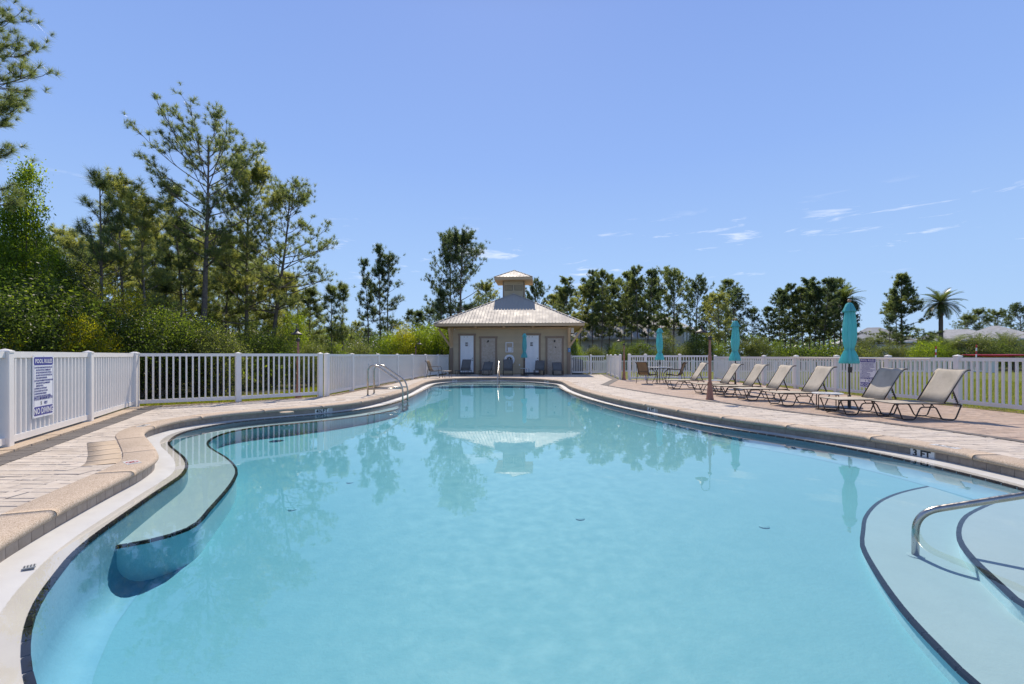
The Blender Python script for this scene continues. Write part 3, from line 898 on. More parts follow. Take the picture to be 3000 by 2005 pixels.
while i < i0 + len(TC):
    e = min(i + seglen, i0 + len(TC))
    coping(i, e, PROF, 'coping_stone', M['coping'])
    i = e
# the bulge beside the bench: a sunken course of sandy slabs behind the coping
ib = int(np.argmin((TC[:, 0] + 4.33) ** 2 + (TC[:, 1] - 5.5) ** 2))
PB = [(0.62, -0.034), (0.62, -0.009), (0.315, -0.008), (0.315, -0.034)]
for k in range(5):
    coping(ib - 2 + k * 5, ib - 2 + k * 5 + 5, PB, 'inset_slab', M['curb'])
# tiles with markings set in the coping
def deck_tile(x, y_, out, w, h, txt, rz_extra=0.0):
    i = int(np.argmin((TC[:, 0] - x) ** 2 + (TC[:, 1] - y_) ** 2))
    p = TC[i] + TN[i] * out
    a = math.atan2(TN[i][1], TN[i][0]) - PI / 2 + rz_extra
    q = MB().box((0, 0, 0), (w, h, 0.012)).build('marker_tile', M['tile_white'], pool, loc=(p[0], p[1], -0.0035), rot=(0, 0, a))
    if txt:
        link('lettering', text_mesh(txt, h * 0.9, M['ink'], 'CENTER', 0.0012, 1.0, 0.03), q, (0, -h * 0.32, 0.0062))
    else:
        mm = MB()
        ro, ri = h * 0.44, h * 0.34
        N = 22
        mm.add([(r * math.cos(2 * PI * k / N), r * math.sin(2 * PI * k / N), 0.0075) for r in (ro, ri) for k in range(N)], [(k, (k + 1) % N, N + (k + 1) % N, N + k) for k in range(N)])
        c, s = math.cos(0.75), math.sin(0.75)
        mm.add([(-ri * c - .008 * s, ri * s - .008 * c, 0.0078), (-ri * c + .008 * s, ri * s + .008 * c, 0.0078), (ri * c + .008 * s, -ri * s + .008 * c, 0.0078), (ri * c - .008 * s, -ri * s - .008 * c, 0.0078)], [(0, 1, 2, 3)])
        mm.build('red_ring', M['red'], q)
        d = MB()
        d.add([(r_ * math.cos(a_), r_ * math.sin(a_) + 0.02, 0.007) for r_ in (0.012,) for a_ in np.linspace(0, 2 * PI, 9)[:-1]], [tuple(range(8))])
        d.add([(-0.03, -0.025, 0.007), (0.025, 0.005, 0.007), (0.02, 0.014, 0.007), (-0.035, -0.015, 0.007)], [(0, 1, 2, 3)])
        d.build('diver_figure', M['ink'], q)
        MB().add([(-w / 2 + .004, -h / 2 + .01, .0068), (-w / 2 + .035, -h / 2 + .01, .0068), (-w / 2 + .035, h / 2 - .01, .0068), (-w / 2 + .004, h / 2 - .01, .0068)], [(0, 1, 2, 3)]).build('grey_strip', M['drain'], q)
deck_tile(-4.2, 5.25, 0.15, 0.22, 0.13, None, 0.5)
deck_tile(-6.3, 8.0, 0.16, 0.26, 0.12, '5 FT')
deck_tile(5.66, 6.05, 0.17, 0.32, 0.12, '3 FT')
# little grates and fittings below the water
def grate(x, y_, z, w, h, rz):
    q = MB().box((0, 0, 0), (w, h, 0.008)).build('drain_grate', M['drain'], pool, loc=(x, y_, z + 0.004), rot=(0, 0, rz))
    s = MB()
    for k in range(4):
        s.box((-w / 2 + w * (k + .5) / 4, 0, 0.0055), (w * 0.09, h * 0.72, 0.004))
    tag(s.build('grate_slots', M['grey_box'], q), kind='stuff')
grate(-3.17, 2.97 + 0.02, -0.172, 0.06, 0.05, 0.75)
for (x, y_) in ((-2.7, 5.6), (0.75, 5.0), (2.55, 4.6), (-2.35, 6.6)):
    MB().lathe([(0.001, 0), (0.05, 0), (0.05, 0.006), (0.03, 0.012), (0.001, 0.012)], 16).build('floor_fitting', M['plaster_floor'], pool, loc=(x, y_, z_floor(x, y_)))

# --- water: one closed body, its top at the middle of the sloping ledge
WP = offset(TC, TN, -0.006)
n = len(WP)
m = fill([list(WP)], [ZW])
m.add([(p[0], p[1], ZW) for p in WP] + [(p[0], p[1], -1.3) for p in WP], [(i, (i + 1) % n, n + (i + 1) % n, n + i) for i in range(n)])
bt = fill([list(WP)], [-1.3])
m.add(bt.v, bt.f)
import bmesh
me = m.mesh('water', M['water'])
bm = bmesh.new()
bm.from_mesh(me)
bmesh.ops.remove_doubles(bm, verts=bm.verts, dist=0.0001)
bmesh.ops.recalc_face_normals(bm, faces=bm.faces)
bm.to_mesh(me)
bm.free()
tag(link('water', me), kind='structure')

# ================================================================== FENCES
POST_ME = MB().box((0, 0, 0.5), (0.127, 0.127, 1.0), bev=0.008).mesh('post', M['vinyl'])
CAPM = MB()
CAPM.box((0, 0, 0.012), (0.142, 0.142, 0.024), bev=0.008)
CAPM.add([(-.066, -.066, .0245), (.066, -.066, .0245), (.066, .066, .0245), (-.066, .066, .0245), (0, 0, .052)], [(0, 1, 4), (1, 2, 4), (2, 3, 4), (3, 0, 4), (3, 2, 1, 0)])
CAP_ME = CAPM.mesh('post_cap', M['vinyl'])
PK = {}
def picket_me(w, h):
    key = (round(w, 4), round(h, 3))
    if key not in PK:
        PK[key] = MB().box((0, 0, h / 2), (w, w, h), bev=0.003).mesh('picket', M['vinyl'])
    return PK[key]
def fence(label, pts, post_h=1.31, rail_z=1.20, rail_h=0.085, pick=0.04, gap=0.13, z0=-0.02, skip=(), low=0.07, name='picket_fence', first_post=True, last_post=True, cat='fence', lone_picket=True, posts=True):
    """posts at PTS, two rails and pickets between each pair; rail_z = top of top rail"""
    f = thing(name, label, cat, (pts[0][0], pts[0][1], z0), 0)
    ox, oy = pts[0]
    n = len(pts)
    for i, (x, y) in enumerate(pts):
        if i + 1 < n:
            a = math.atan2(pts[i + 1][1] - y, pts[i + 1][0] - x)
        else:
            a = math.atan2(y - pts[i - 1][1], x - pts[i - 1][0])
        if not posts or (i == 0 and not first_post) or (i == n - 1 and not last_post):
            continue
        p = link('post', POST_ME, f, (x - ox, y - oy, -0.1), (random.uniform(-.004, .004), random.uniform(-.004, .004), a))
        p.scale = (1, 1, post_h + 0.05)
        c = link('post_cap', CAP_ME, p, (0, 0, 1.0))
        c.scale = (1, 1, 1 / (post_h + 0.05))
    for i in range(n - 1):
        if i in skip:
            continue
        (x0, y0), (x1, y1) = pts[i], pts[i + 1]
        L = math.hypot(x1 - x0, y1 - y0)
        a = math.atan2(y1 - y0, x1 - x0)
        cx, cy = (x0 + x1) / 2 - ox, (y0 + y1) / 2 - oy
        ln = L - 0.125
        for (zt, hh) in ((rail_z - rail_h / 2, rail_h), (low + 0.045, 0.09)):
            MB().box((0, 0, 0), (ln, 0.05, hh), bev=0.006).build('rail', M['vinyl'], f, loc=(cx, cy, zt), rot=(0, 0, a))
        k = max(1, int(round(ln / gap)) - 1)
        hp = rail_z - rail_h - low - 0.09
        ca, sa = math.cos(a), math.sin(a)
        pm_ = picket_me(pick, hp)
        for q in range(k):
            t = (q + 1) / (k + 1) * ln - ln / 2
            link('picket', pm_, f, (cx + ca * t, cy + sa * t, low + 0.09), (0, 0, a + random.uniform(-.03, .03)))
    return f
FA = fence('white picket fence running away from the camera with the near pool rules sign', [(-5.5, 3.45), (-6.70, 6.02), (-7.80, 8.38), (-9.03, 10.86)], 1.33, 1.295, 0.085, 0.04, 0.132)
FB = fence('white picket fence of two panels crossing in front of the dark woods', [(-9.09, 11.0), (-7.30, 12.14), (-5.76, 13.66)], 1.33, 1.295, 0.075, 0.036, 0.135)
FC = fence('long white picket fence beside the pool running to the pool house', [(-5.62, 13.80), (-5.56, 15.8), (-5.45, 18.5), (-5.35, 21.2), (-5.2, 23.7), (-5.0, 26.3), (-4.6, 28.3), (-4.28, 30.35)], 1.32, 1.285, 0.075, 0.038, 0.133)
def xr(y):
    return 10.95 - 0.047 * (y - 11.18)
FD = fence('long white picket fence between the row of loungers and the lawn', [(xr(y), y) for y in (7.2, 9.2, 11.18, 13.15, 15.1, 17.1, 19.1, 21.15, 23.25)], 1.26, 1.19, 0.085, 0.042, 0.133)
FE = fence('white picket fence behind the umbrella table', [(5.92, 22.95), (6.80, 23.2), (8.6, 23.35), (10.25, 23.35)], 1.33, 1.25, 0.09, 0.042, 0.133, last_post=False)
FF = fence('short white picket fence running back from the thin lamp post to the gate', [(5.57, 23.45), (5.83, 25.7), (6.07, 27.9), (6.3, 30.1)], 1.31, 1.24, 0.08, 0.04, 0.13)
FG = fence('short white picket fence beside the gate at the pool house', [(5.22, 30.12), (6.22, 30.12)], 1.3, 1.24, 0.09, 0.042, 0.125, last_post=False)
FG2 = thing('gate', 'white picket gate with black hinges beside the pool house', 'gate', (3.87, 30.1, -0.02))
for x in (0.0,):
    p = link('post', POST_ME, FG2, (x, 0, -0.1)); p.scale = (1, 1, 1.35)
    c = link('post_cap', CAP_ME, p, (0, 0, 1.0)); c.scale = (1, 1, 1 / 1.35)
for (z, h) in ((1.19, 0.09), (0.14, 0.10)):
    MB().box((0.66, 0, z), (1.08, 0.05, h), bev=.006).build('rail', M['vinyl'], FG2)
for x in (0.14, 1.18):
    MB().box((x, 0, 0.665), (0.07, 0.056, 1.14), bev=.006).build('stile', M['vinyl'], FG2)
for k in range(8):
    link('picket', picket_me(0.04, 0.955), FG2, (0.14 + 1.04 * (k + 1) / 9, 0, 0.19))
for z in (0.36, 1.02):
    MB().box((0.085, -0.035, z), (0.09, 0.012, 0.10)).build('hinge', M['black'], FG2)
# low fence and machine seen through the gate
fence('low cream picket fence seen through the pool house gate', [(5.6, 34.0), (7.2, 34.0)], 0.95, 0.9, 0.09, 0.045, 0.14, -0.1)
ac = thing('air_conditioner', 'dark grey air conditioner cabinet seen through the pool house gate', 'air conditioner', (4.72, 33.0, -0.1))
MB().box((0, 0, 0.52), (0.8, 0.8, 0.98), bev=0.05).build('cabinet', M['grey_box'], ac)
MB().lathe([(0.01, 0), (0.34, 0), (0.34, 0.03), (0.30, 0.05), (0.01, 0.05)], 18, (0, 0, 1.011)).build('fan_cover', M['black'], ac)
for k in range(7):
    MB().box((0, -0.407, 0.15 + k * 0.12), (0.7, 0.012, 0.03)).build('louver', M['black'], ac)
# far fence over the lawn
ff = thing('picket_fence', 'far white picket fence along the far edge of the lawn', 'fence', (5.0, 35.7, -0.12))
for k in range(15):
    x = k * 2.3
    p = link('post', POST_ME, ff, (x, 0, 0)); p.scale = (1, 1, 1.02)
    if k < 14:
        for z in (0.90, 0.12):
            MB().box((x + 1.15, 0, z), (2.17, 0.05, 0.08)).build('rail', M['vinyl'], ff)
        s = MB()
        for q in range(16):
            s.box((x + 2.3 * (q + 1) / 17, 0, 0.51), (0.045, 0.04, 0.70))
        tag(s.build('pickets', M['vinyl'], ff), kind='stuff')
bp = thing('pier', 'stout white pier ending the far lawn fence', 'pier', (37.6, 35.7, -0.12))
MB().box((0, 0, 0.55), (0.42, 0.42, 1.1), bev=.02).build('shaft', M['wall_white'], bp)
MB().box((0, 0, 1.131), (0.5, 0.5, 0.06), bev=.02).build('cap', M['vinyl'], bp)

# ------------------------------------------------------------------ signs
RULES = ['1. NO FOOD OR BEVERAGES IN THE POOL OR', '   ON POOL WET DECK. COMMERCIALLY', '   BOTTLED WATER IN PLASTIC BOTTLES IS', '   ALLOWED ON THE POOL WET DECK FOR', '   POOL PATRON HYDRATION.',
         '2. NO GLASS OR ANIMALS IN THE FENCED POOL', '   AREA (OR 50 FEET (15,240 MM) FROM', '   UNFENCED POOL).', '3. BATHING LOAD: 30 PERSONS.', '4. POOL HOURS: 8 A.M. TO 10 P.M.', '5. SHOWER BEFORE ENTERING.', '6. DO NOT SWALLOW THE POOL WATER.']
def rules_sign(loc, rz, label):
    s = thing('pool_rules_sign', label, 'sign', loc, rz)
    W, H = 0.61, 0.915
    MB().box((0, 0, 0), (W, 0.006, H), bev=0.0).build('sign_panel', M['white_ink'], s)
    def plate(x, z, w, h, nm, mat):
        b = 0.02
        MB().add([(x - w / 2 + b, -0.0045, z - h / 2), (x + w / 2 - b, -0.0045, z - h / 2), (x + w / 2, -0.0045, z - h / 2 + b), (x + w / 2, -0.0045, z + h / 2 - b), (x + w / 2 - b, -0.0045, z + h / 2), (x - w / 2 + b, -0.0045, z + h / 2), (x - w / 2, -0.0045, z + h / 2 - b), (x - w / 2, -0.0045, z - h / 2 + b)], [tuple(range(8))]).build(nm, mat, s)
    plate(0, H / 2 - 0.085, W - 0.05, 0.12, 'header_band', M['blue'])
    plate(0, -H / 2 + 0.095, W - 0.05, 0.13, 'footer_band', M['blue'])
    for x in (-W / 2 + 0.027, W / 2 - 0.027):
        MB().box((x, -0.0042, 0.01), (0.004, 0.002, 0.6)).build('border_line', M['blue'], s)
    def t(body, size, x, z, mat, al='CENTER', ws=1.0):
        link('lettering', text_mesh(body, size, mat, al, 0.0006, ws, 0.012 if size > 0.05 else 0.006), s, (x, -0.006, z), (PI / 2, 0, 0))
    t('POOL RULES', 0.088, 0, H / 2 - 0.115, M['white_ink'])
    t('NO DIVING', 0.125, 0, -H / 2 + 0.052, M['white_ink'], 'CENTER', 0.86)
    for k, ln in enumerate(RULES):
        t(ln, 0.034, -W / 2 + 0.04 + (0.02 if ln.startswith(' ') else 0), H / 2 - 0.19 - 0.0385 * k, M['blue'], 'LEFT', 0.72)
    t('POOL MAXIMUM DEPTH:', 0.062, 0, -0.20, M['blue'], 'CENTER', 0.76)
    t('5', 0.075, -0.075, -0.275, M['ink'])
    t('FEET', 0.056, 0.06, -0.27, M['blue'], 'CENTER', 0.85)
    for x in (-W / 2 + 0.02, 0, W / 2 - 0.02):
        for z in (H / 2 - 0.012, -H / 2 + 0.012):
            MB().lathe([(0.001, 0), (0.005, 0), (0.004, 0.003)], 6).build('screw', M['steel'], s, loc=(x, -0.0032, z), rot=(PI / 2, 0, 0))
    return s
fa = math.atan2(8.38 - 6.02, -7.80 + 6.70)
nx_, ny_ = math.sin(fa), -math.cos(fa)          # towards the pool
rules_sign((-7.07 + nx_ * 0.036, 6.82 + ny_ * 0.036, 0.765), fa, 'pool rules sign on the fence nearest the camera, fully in view')
fd = math.atan2(13.15 - 11.18, xr(13.15) - xr(11.18))
rules_sign((xr(13.8) - 0.04, 13.8, 0.70), fd + PI, 'pool rules sign on the fence behind a lounger, lower corner hidden by its backrest')

# ------------------------------------------------------------------ poles hung on the fences
hp = thing('rescue_hook', 'ivory rescue pole with a body hook hung on the fence behind the ladder', 'rescue pole', (-5.5, 18.3, 1.18))
MB().tube([(0.0, -0.3, 0), (0.18, 5.6, -0.01)], 0.016, 8).build('pole', M['pole_tan'], hp)
MB().tube([(0.0, -0.30, 0), (0.0, -0.5, -0.02), (0.0, -0.8, -0.22), (0.0, -0.95, -0.55), (0.0, -0.9, -0.8), (0.0, -0.72, -0.9), (0.0, -0.55, -0.82), (0.0, -0.5, -0.55), (0.0, -0.48, -0.2), (0.0, -0.40, -0.04)], 0.009, 6).build('body_hook', M['steel'], hp, smooth=True)
for y in (0.9, 4.4):
    MB().bar((0.0, y, 0), (-0.1, y, 0.0), 0.02, 0.02).build('holder', M['steel'], hp)
sp = thing('pool_pole', 'long ivory telescopic pole hung along the fence behind the loungers', 'pole', (10.52, 17.2, 1.135))
MB().tube([(0, 0, 0.02), (0.10, -3.0, 0.005)], 0.019, 8).build('outer_tube', M['pole_tan'], sp)
MB().tube([(0.10, -3.0, 0.005), (0.20, -5.55, -0.005)], 0.015, 8).build('inner_tube', M['pole_tan'], sp)
for y in (-0.5, -4.6):
    MB().bar((0.01 - y * 0.035, y, 0.0), (0.12 - y * 0.035, y, 0.0), 0.02, 0.02).build('holder', M['steel'], sp)

# ------------------------------------------------------------------ ladders and rails
def round_path(pts, r, k=6):
    """polyline with its corners rounded by radius R"""
    P = [Vector(p) for p in pts]
    out = [P[0]]
    for i in range(1, len(P) - 1):
        a, b = (P[i - 1] - P[i]), (P[i + 1] - P[i])
        q = min(r, a.length * 0.49, b.length * 0.49)
        s, e = P[i] + a.normalized() * q, P[i] + b.normalized() * q
        for t in np.linspace(0, 1, k):
            out.append((s * (1 - t) + P[i] * t) * (1 - t) + (P[i] * (1 - t) + e * t) * t)
    out.append(P[-1])
    return out
ld = thing('pool_ladder', 'stainless steel ladder with two sloping handrails at the deep end', 'ladder', (-4.42, 13.95, 0))
for y in (0.0, 0.64):
    r = round_path([(0, y, -0.05), (0, y, 0.80), (0.12, y, 0.93), (0.30, y, 0.90), (0.98, y, 0.43), (1.07, y, 0.2), (1.07, y, -0.66)], 0.12)
    h = MB().tube(r, 0.025, 10).build('handrail', M['steel'], ld, smooth=True)
    MB().tube([(0.02, y, 0.19), (1.05, y, 0.215)], 0.02, 8).build('side_bar', M['steel'], ld, smooth=True)
    MB().lathe([(0.001, 0), (0.055, 0), (0.05, 0.014), (0.03, 0.02), (0.001, 0.02)], 14).build('escutcheon', M['steel'], ld, loc=(0, y, -0.012))
for k in range(3):
    MB().box((1.1, 0.32, -0.24 - 0.14 * k), (0.09, 0.62, 0.03), bev=.01).build('tread', M['black'], ld)
hr = thing('handrail', 'slender figure-four handrail over the far steps, seen end-on', 'handrail', (-0.72, 25.65, 0))
MB().tube(round_path([(0, 0, -0.05), (0, 0, 0.86), (-0.005, -0.25, 0.93), (-0.03, -1.55, 0.25), (-0.05, -2.2, -0.25), (-0.05, -2.2, -0.5)], 0.12), 0.026, 10).build('rail', M['steel'], hr, smooth=True)
MB().lathe([(0.001, 0), (0.055, 0), (0.05, 0.014), (0.03, 0.02), (0.001, 0.02)], 14).build('escutcheon', M['steel'], hr, loc=(0, 0, -0.008))
nr = thing('handrail', 'thick stainless handrail rising out of the near entry steps', 'handrail', (3.28, 3.70, -0.41))
d = Vector((1, -0.5, 0.4))
b0 = Vector((0.0, 0.0, 0.355))
MB().tube(round_path([(0, 0, -0.02), b0, b0 + d * 1.9, b0 + d * 2.25 + Vector((0, 0, -0.35)), (2.3, -1.15, 0.40)], 0.16, 10), 0.0255, 16).build('rail', M['steel'], nr, smooth=True)
MB().lathe([(0.001, 0), (0.06, 0), (0.055, 0.006), (0.03, 0.01), (0.001, 0.01)], 18).build('escutcheon', M['plaster'], nr, loc=(0, 0, 0.001))

# ------------------------------------------------------------------ loungers
def make_lounger(name, label, group, ang, mat, L_back=0.70):
    o = thing(name, label, 'lounger', group=group)
    W = 0.295
    zs = 0.315
    px = 0.93
    ca, sa = math.cos(ang), math.sin(ang)
    top = Vector((px + ca * L_back, 0, zs + sa * L_back))
    r = 0.0125
    for s in (-1, 1):
        y = s * W
        MB().tube(round_path([(0.03, y, zs - 0.03), (0.0, y, zs), (0.25, y, zs), (1.18, y, zs), (1.25, y, zs - 0.035)], 0.03), r, 8).build('side_rail', M['bronze'], o, smooth=True)
        MB().tube(round_path([(0.01, y, zs - 0.01), (0.03, y, zs - 0.05), (0.13, y, 0.0145), (0.36, y, 0.0145), (0.47, y, zs - 0.065), (0.62, y, zs - 0.065)], 0.05), r, 8).build('front_leg', M['bronze'], o, smooth=True)
        MB().tube(round_path([(0.62, y, zs - 0.065), (0.76, y, zs - 0.065), (0.88, y, 0.0145), (1.13, y, 0.0145), (1.24, y, zs - 0.04), (1.22, y, zs - 0.012)], 0.05), r, 8).build('rear_leg', M['bronze'], o, smooth=True)
        for x in (0.5, 0.68):
            MB().tube([(x, y, zs - 0.002), (x + 0.045, y, zs - 0.06)], 0.008, 6).build('strut', M['bronze'], o)
        # backrest frame with its backward curl, and the notched support
        bp_ = [(px, y * 0.98, zs + 0.012), (px + ca * L_back * 0.9, y * 0.98, zs + sa * L_back * 0.9), (top.x + 0.02, y * 0.98, top.z + 0.005), (top.x + 0.10, y * 0.98, top.z + 0.012)]
        MB().tube(round_path(bp_, 0.07), r, 8).build('backrest_rail', M['bronze'], o, smooth=True)
        q = Vector((px + ca * L_back * 0.42, y * 0.93, zs + sa * L_back * 0.42))
        e = Vector((min(1.20, q.x + 0.20 + 0.1 * ca), y * 0.93, zs + 0.012))
        sup = MB().bar(q, e, 0.012, 0.022)
        for k in range(5):
            p = q.lerp(e, 0.22 + 0.15 * k)
            sup.box((p.x - 0.012, p.y, p.z - 0.018), (0.014, 0.012, 0.026))
        sup.build('support_bar', M['bronze'], o)
    for (x, z) in ((0.0, zs), (0.25, 0.0145 + 0.0), (1.0, 0.0145), (1.24, zs - 0.03)):
        MB().tube([(x, -W, z), (x, W, z)], 0.010, 6).build('cross_bar', M['bronze'], o)
    MB().tube([(top.x + 0.1, -W * .98, top.z + 0.012), (top.x + 0.1, W * .98, top.z + 0.012)], r, 8).build('head_bar', M['bronze'], o)
    def sling(path, nm):
        m = MB()
        k = len(path)
        nw = 9
        vs, fs = [], []
        for (x, z) in path:
            for j in range(nw):
                t = j / (nw - 1) * 2 - 1
                sag = -0.012 * (1 - t * t)
                vs.append((x, t * (W + 0.008), z + sag))
        for i in range(k - 1):
            for j in range(nw - 1):
                fs.append((i * nw + j, (i + 1) * nw + j, (i + 1) * nw + j + 1, i * nw + j + 1))
        m.add(vs, fs)
        ob = m.build(nm, mat, o, smooth=True)
        md = ob.modifiers.new('thickness', 'SOLIDIFY')
        md.thickness = 0.005
        return ob
    sling([(x, zs + 0.014) for x in np.linspace(-0.01, px - 0.01, 10)], 'seat_sling')
    bk_ = [(px + 0.005, zs + 0.02), (px + ca * L_back * .3, zs + sa * L_back * .3 + .012), (px + ca * L_back * .6, zs + sa * L_back * .6 + .012), (px + ca * L_back * .86, zs + sa * L_back * .86 + .014),
           (px + ca * L_back * .95, zs + sa * L_back * .95 + .016), (top.x + 0.025, top.z + 0.022), (top.x + 0.06, top.z + 0.027), (top.x + 0.105, top.z + 0.025)]
    sling(bk_, 'back_sling')
    kids_of(o)
    return o
G1 = 'sun loungers in a row on the rosy deck'
row = [((7.29, 8.94), 0.0, 'sun lounger nearest the camera, a small round shadow on its pale backrest'),
       ((6.74, 9.66), 0.02, 'sun lounger with the umbrella shadow across its backrest'),
       ((6.45, 11.32), 0.0, 'sun lounger before the small round table by the big umbrella'),
       ((6.30, 12.68), -0.02, 'middle lounger of the seven, fourth from the camera'),
       ((6.20, 13.82), -0.03, 'sun lounger just behind the middle one of the row'),
       ((5.97, 14.86), -0.04, 'sun lounger second from the umbrella table'),
       ((5.80, 17.0), -0.06, 'sun lounger nearest the umbrella table, last of its row')]
proto = None
for i, ((x, y), rz, lab) in enumerate(row):
    if proto is None:
        proto = make_lounger('sun_lounger', lab, G1, R(58), M['sling'], 0.74)
        o = proto
    else:
        o = copy_tree(proto)
    o.location = (x, y, -0.013)
    o.rotation_euler = (0, 0, rz)
    o['label'] = lab
G2 = 'grey loungers along the pool house wall'
for (x, y, rz, ang, lab) in ((-3.2, 27.75, R(74), R(66), 'grey lounger before the white door farther from the gate, backrest raised high'),
                             (-1.75, 27.9, R(80), R(44), 'grey lounger before the shower panel between the doors, backrest low'),
                             (-0.25, 27.75, R(90), R(68), 'grey lounger squarely below the notice board and ring'),
                             (1.62, 27.9, R(82), R(55), 'grey lounger between the closed umbrella and the shower panel'),
                             (2.85, 27.8, R(89), R(40), 'grey lounger before the shower panel nearest the gate, its foot in sun')):
    o = make_lounger('sun_lounger', lab, G2, ang, M['sling_grey'])
    o.location = (x, y, -0.013)
    o.rotation_euler = (0, 0, rz)

# ------------------------------------------------------------------ sling chairs, table, side tables
def make_chair(label, group, loc, rz, mat):
    o = thing('sling_chair', label, 'chair', (loc[0], loc[1], -0.013), rz, group)
    W = 0.27
    for s in (-1, 1):
        y = s * W
        MB().tube(round_path([(0.27, y, 0.41), (0.30, y, 0.40), (-0.18, y, 0.36), (-0.26, y, 0.40), (-0.40, y, 0.86), (-0.50, y, 0.94)][1:], 0.09), 0.0125, 8).build('side_frame', M['bronze'], o, smooth=True)
        MB().tube(round_path([(0.33, y * 1.06, 0.012), (0.25, y * 1.06, 0.58), (0.20, y * 1.06, 0.63), (-0.28, y * 1.06, 0.62), (-0.30, y * 1.02, 0.60)], 0.07), 0.0125, 8).build('arm', M['bronze'], o, smooth=True)
        MB().tube([(0.28, y * 1.05, 0.38), (0.34, y * 1.06, 0.012)], 0.0125, 8).build('front_leg', M['bronze'], o)
        MB().tube(round_path([(-0.20, y * 1.02, 0.39), (-0.30, y * 1.04, 0.52), (-0.42, y * 1.06, 0.012)][0:], 0.06), 0.0125, 8).build('rear_leg', M['bronze'], o)
    for (x, z) in ((0.30, 0.40), (-0.50, 0.94), (-0.30, 0.52), (-0.16, 0.36)):
        MB().tube([(x, -W, z), (x, W, z)], 0.010, 6).build('cross_bar', M['bronze'], o)
    def sl(path, nm):
        m = MB()
        nw = 7
        m.add([(x, (j / (nw - 1) * 2 - 1) * W, z - 0.01 * (1 - (j / (nw - 1) * 2 - 1) ** 2)) for (x, z) in path for j in range(nw)], [(i * nw + j, (i + 1) * nw + j, (i + 1) * nw + j + 1, i * nw + j + 1) for i in range(len(path) - 1) for j in range(nw - 1)])
        ob = m.build(nm, mat, o, smooth=True)
        ob.modifiers.new('thickness', 'SOLIDIFY').thickness = 0.006
    sl([(0.31, 0.415), (0.2, 0.405), (0.0, 0.39), (-0.12, 0.38), (-0.19, 0.385)], 'seat_sling')
    sl([(-0.22, 0.40), (-0.27, 0.5), (-0.33, 0.69), (-0.385, 0.86), (-0.42, 0.93), (-0.46, 0.955), (-0.51, 0.95)], 'back_sling')
    return o
make_chair('brown sling chair on the pool house side of the umbrella table, back turned', 'chairs at the umbrella table', (5.98, 20.1), R(38), M['sling_dark'])
make_chair('brown sling chair on the lounger side of the umbrella table, back turned', 'chairs at the umbrella table', (7.12, 19.95), R(148), M['sling_dark'])
make_chair('lone sling chair with sunlit seat by the long fence near the pool house', None, (-4.25, 25.2), R(-8), M['sling_dark'])
fs_ = thing('footstool', 'low sling footstool in front of the lone chair', 'footstool', (-3.62, 25.35, -0.013), R(-8))
for s in (-1, 1):
    MB().tube(round_path([(-0.20, s * .24, 0.012), (-0.16, s * .24, 0.36), (0.16, s * .24, 0.36), (0.20, s * .24, 0.012)], 0.04), 0.012, 8).build('leg_frame', M['bronze'], fs_, smooth=True)
MB().box((0, 0, 0.375), (0.40, 0.46, 0.012), bev=.01).build('seat_sling', M['sling'], fs_)
tb = thing('patio_table', 'round pale-topped patio table below the umbrella between two chairs', 'table', (6.59, 20.3, -0.013))
MB().lathe([(0.001, 0.70), (0.55, 0.70), (0.56, 0.708), (0.55, 0.718), (0.001, 0.718)], 36).build('table_top', M['glass_top'], tb)
MB().lathe([(0.535, 0.672), (0.56, 0.672), (0.56, 0.698), (0.535, 0.698)], 36).build('rim', M['bronze'], tb)
for k in range(4):
    a = PI / 4 + k * PI / 2
    MB().tube(round_path([(0.43 * math.cos(a), 0.43 * math.sin(a), 0.68), (0.12 * math.cos(a), 0.12 * math.sin(a), 0.4), (0.36 * math.cos(a), 0.36 * math.sin(a), 0.015)], 0.25), 0.014, 8).build('leg', M['bronze'], tb, smooth=True)
def side_table(label, loc, r, h):
    o = thing('side_table', label, 'side table', (loc[0], loc[1], -0.013), 0.3, 'small round side tables')
    MB().lathe([(0.001, h - 0.02), (r * .98, h - 0.02), (r, h - 0.01), (r * .98, h), (0.001, h)], 28).build('table_top', M['glass_top'], o)
    for k in range(4):
        a = k * PI / 2
        MB().tube(round_path([(r * .3 * math.cos(a), r * .3 * math.sin(a), h - 0.03), (r * .86 * math.cos(a), r * .86 * math.sin(a), h - 0.03), (r * .86 * math.cos(a), r * .86 * math.sin(a), 0.012)], 0.04), 0.011, 6).build('leg', M['bronze'], o, smooth=True)
    MB().lathe([(r * .85, 0.06), (r * .88, 0.06), (r * .88, 0.075), (r * .85, 0.075)], 28).build('foot_ring', M['bronze'], o)
side_table('small round side table at the foot of the big near umbrella', (7.22, 10.42), 0.31, 0.38)
side_table('small round side table by the middle umbrella', (7.1, 15.9), 0.30, 0.38)
side_table('small side table around the umbrella pole before the pool house door', (0.80, 27.95), 0.30, 0.45)

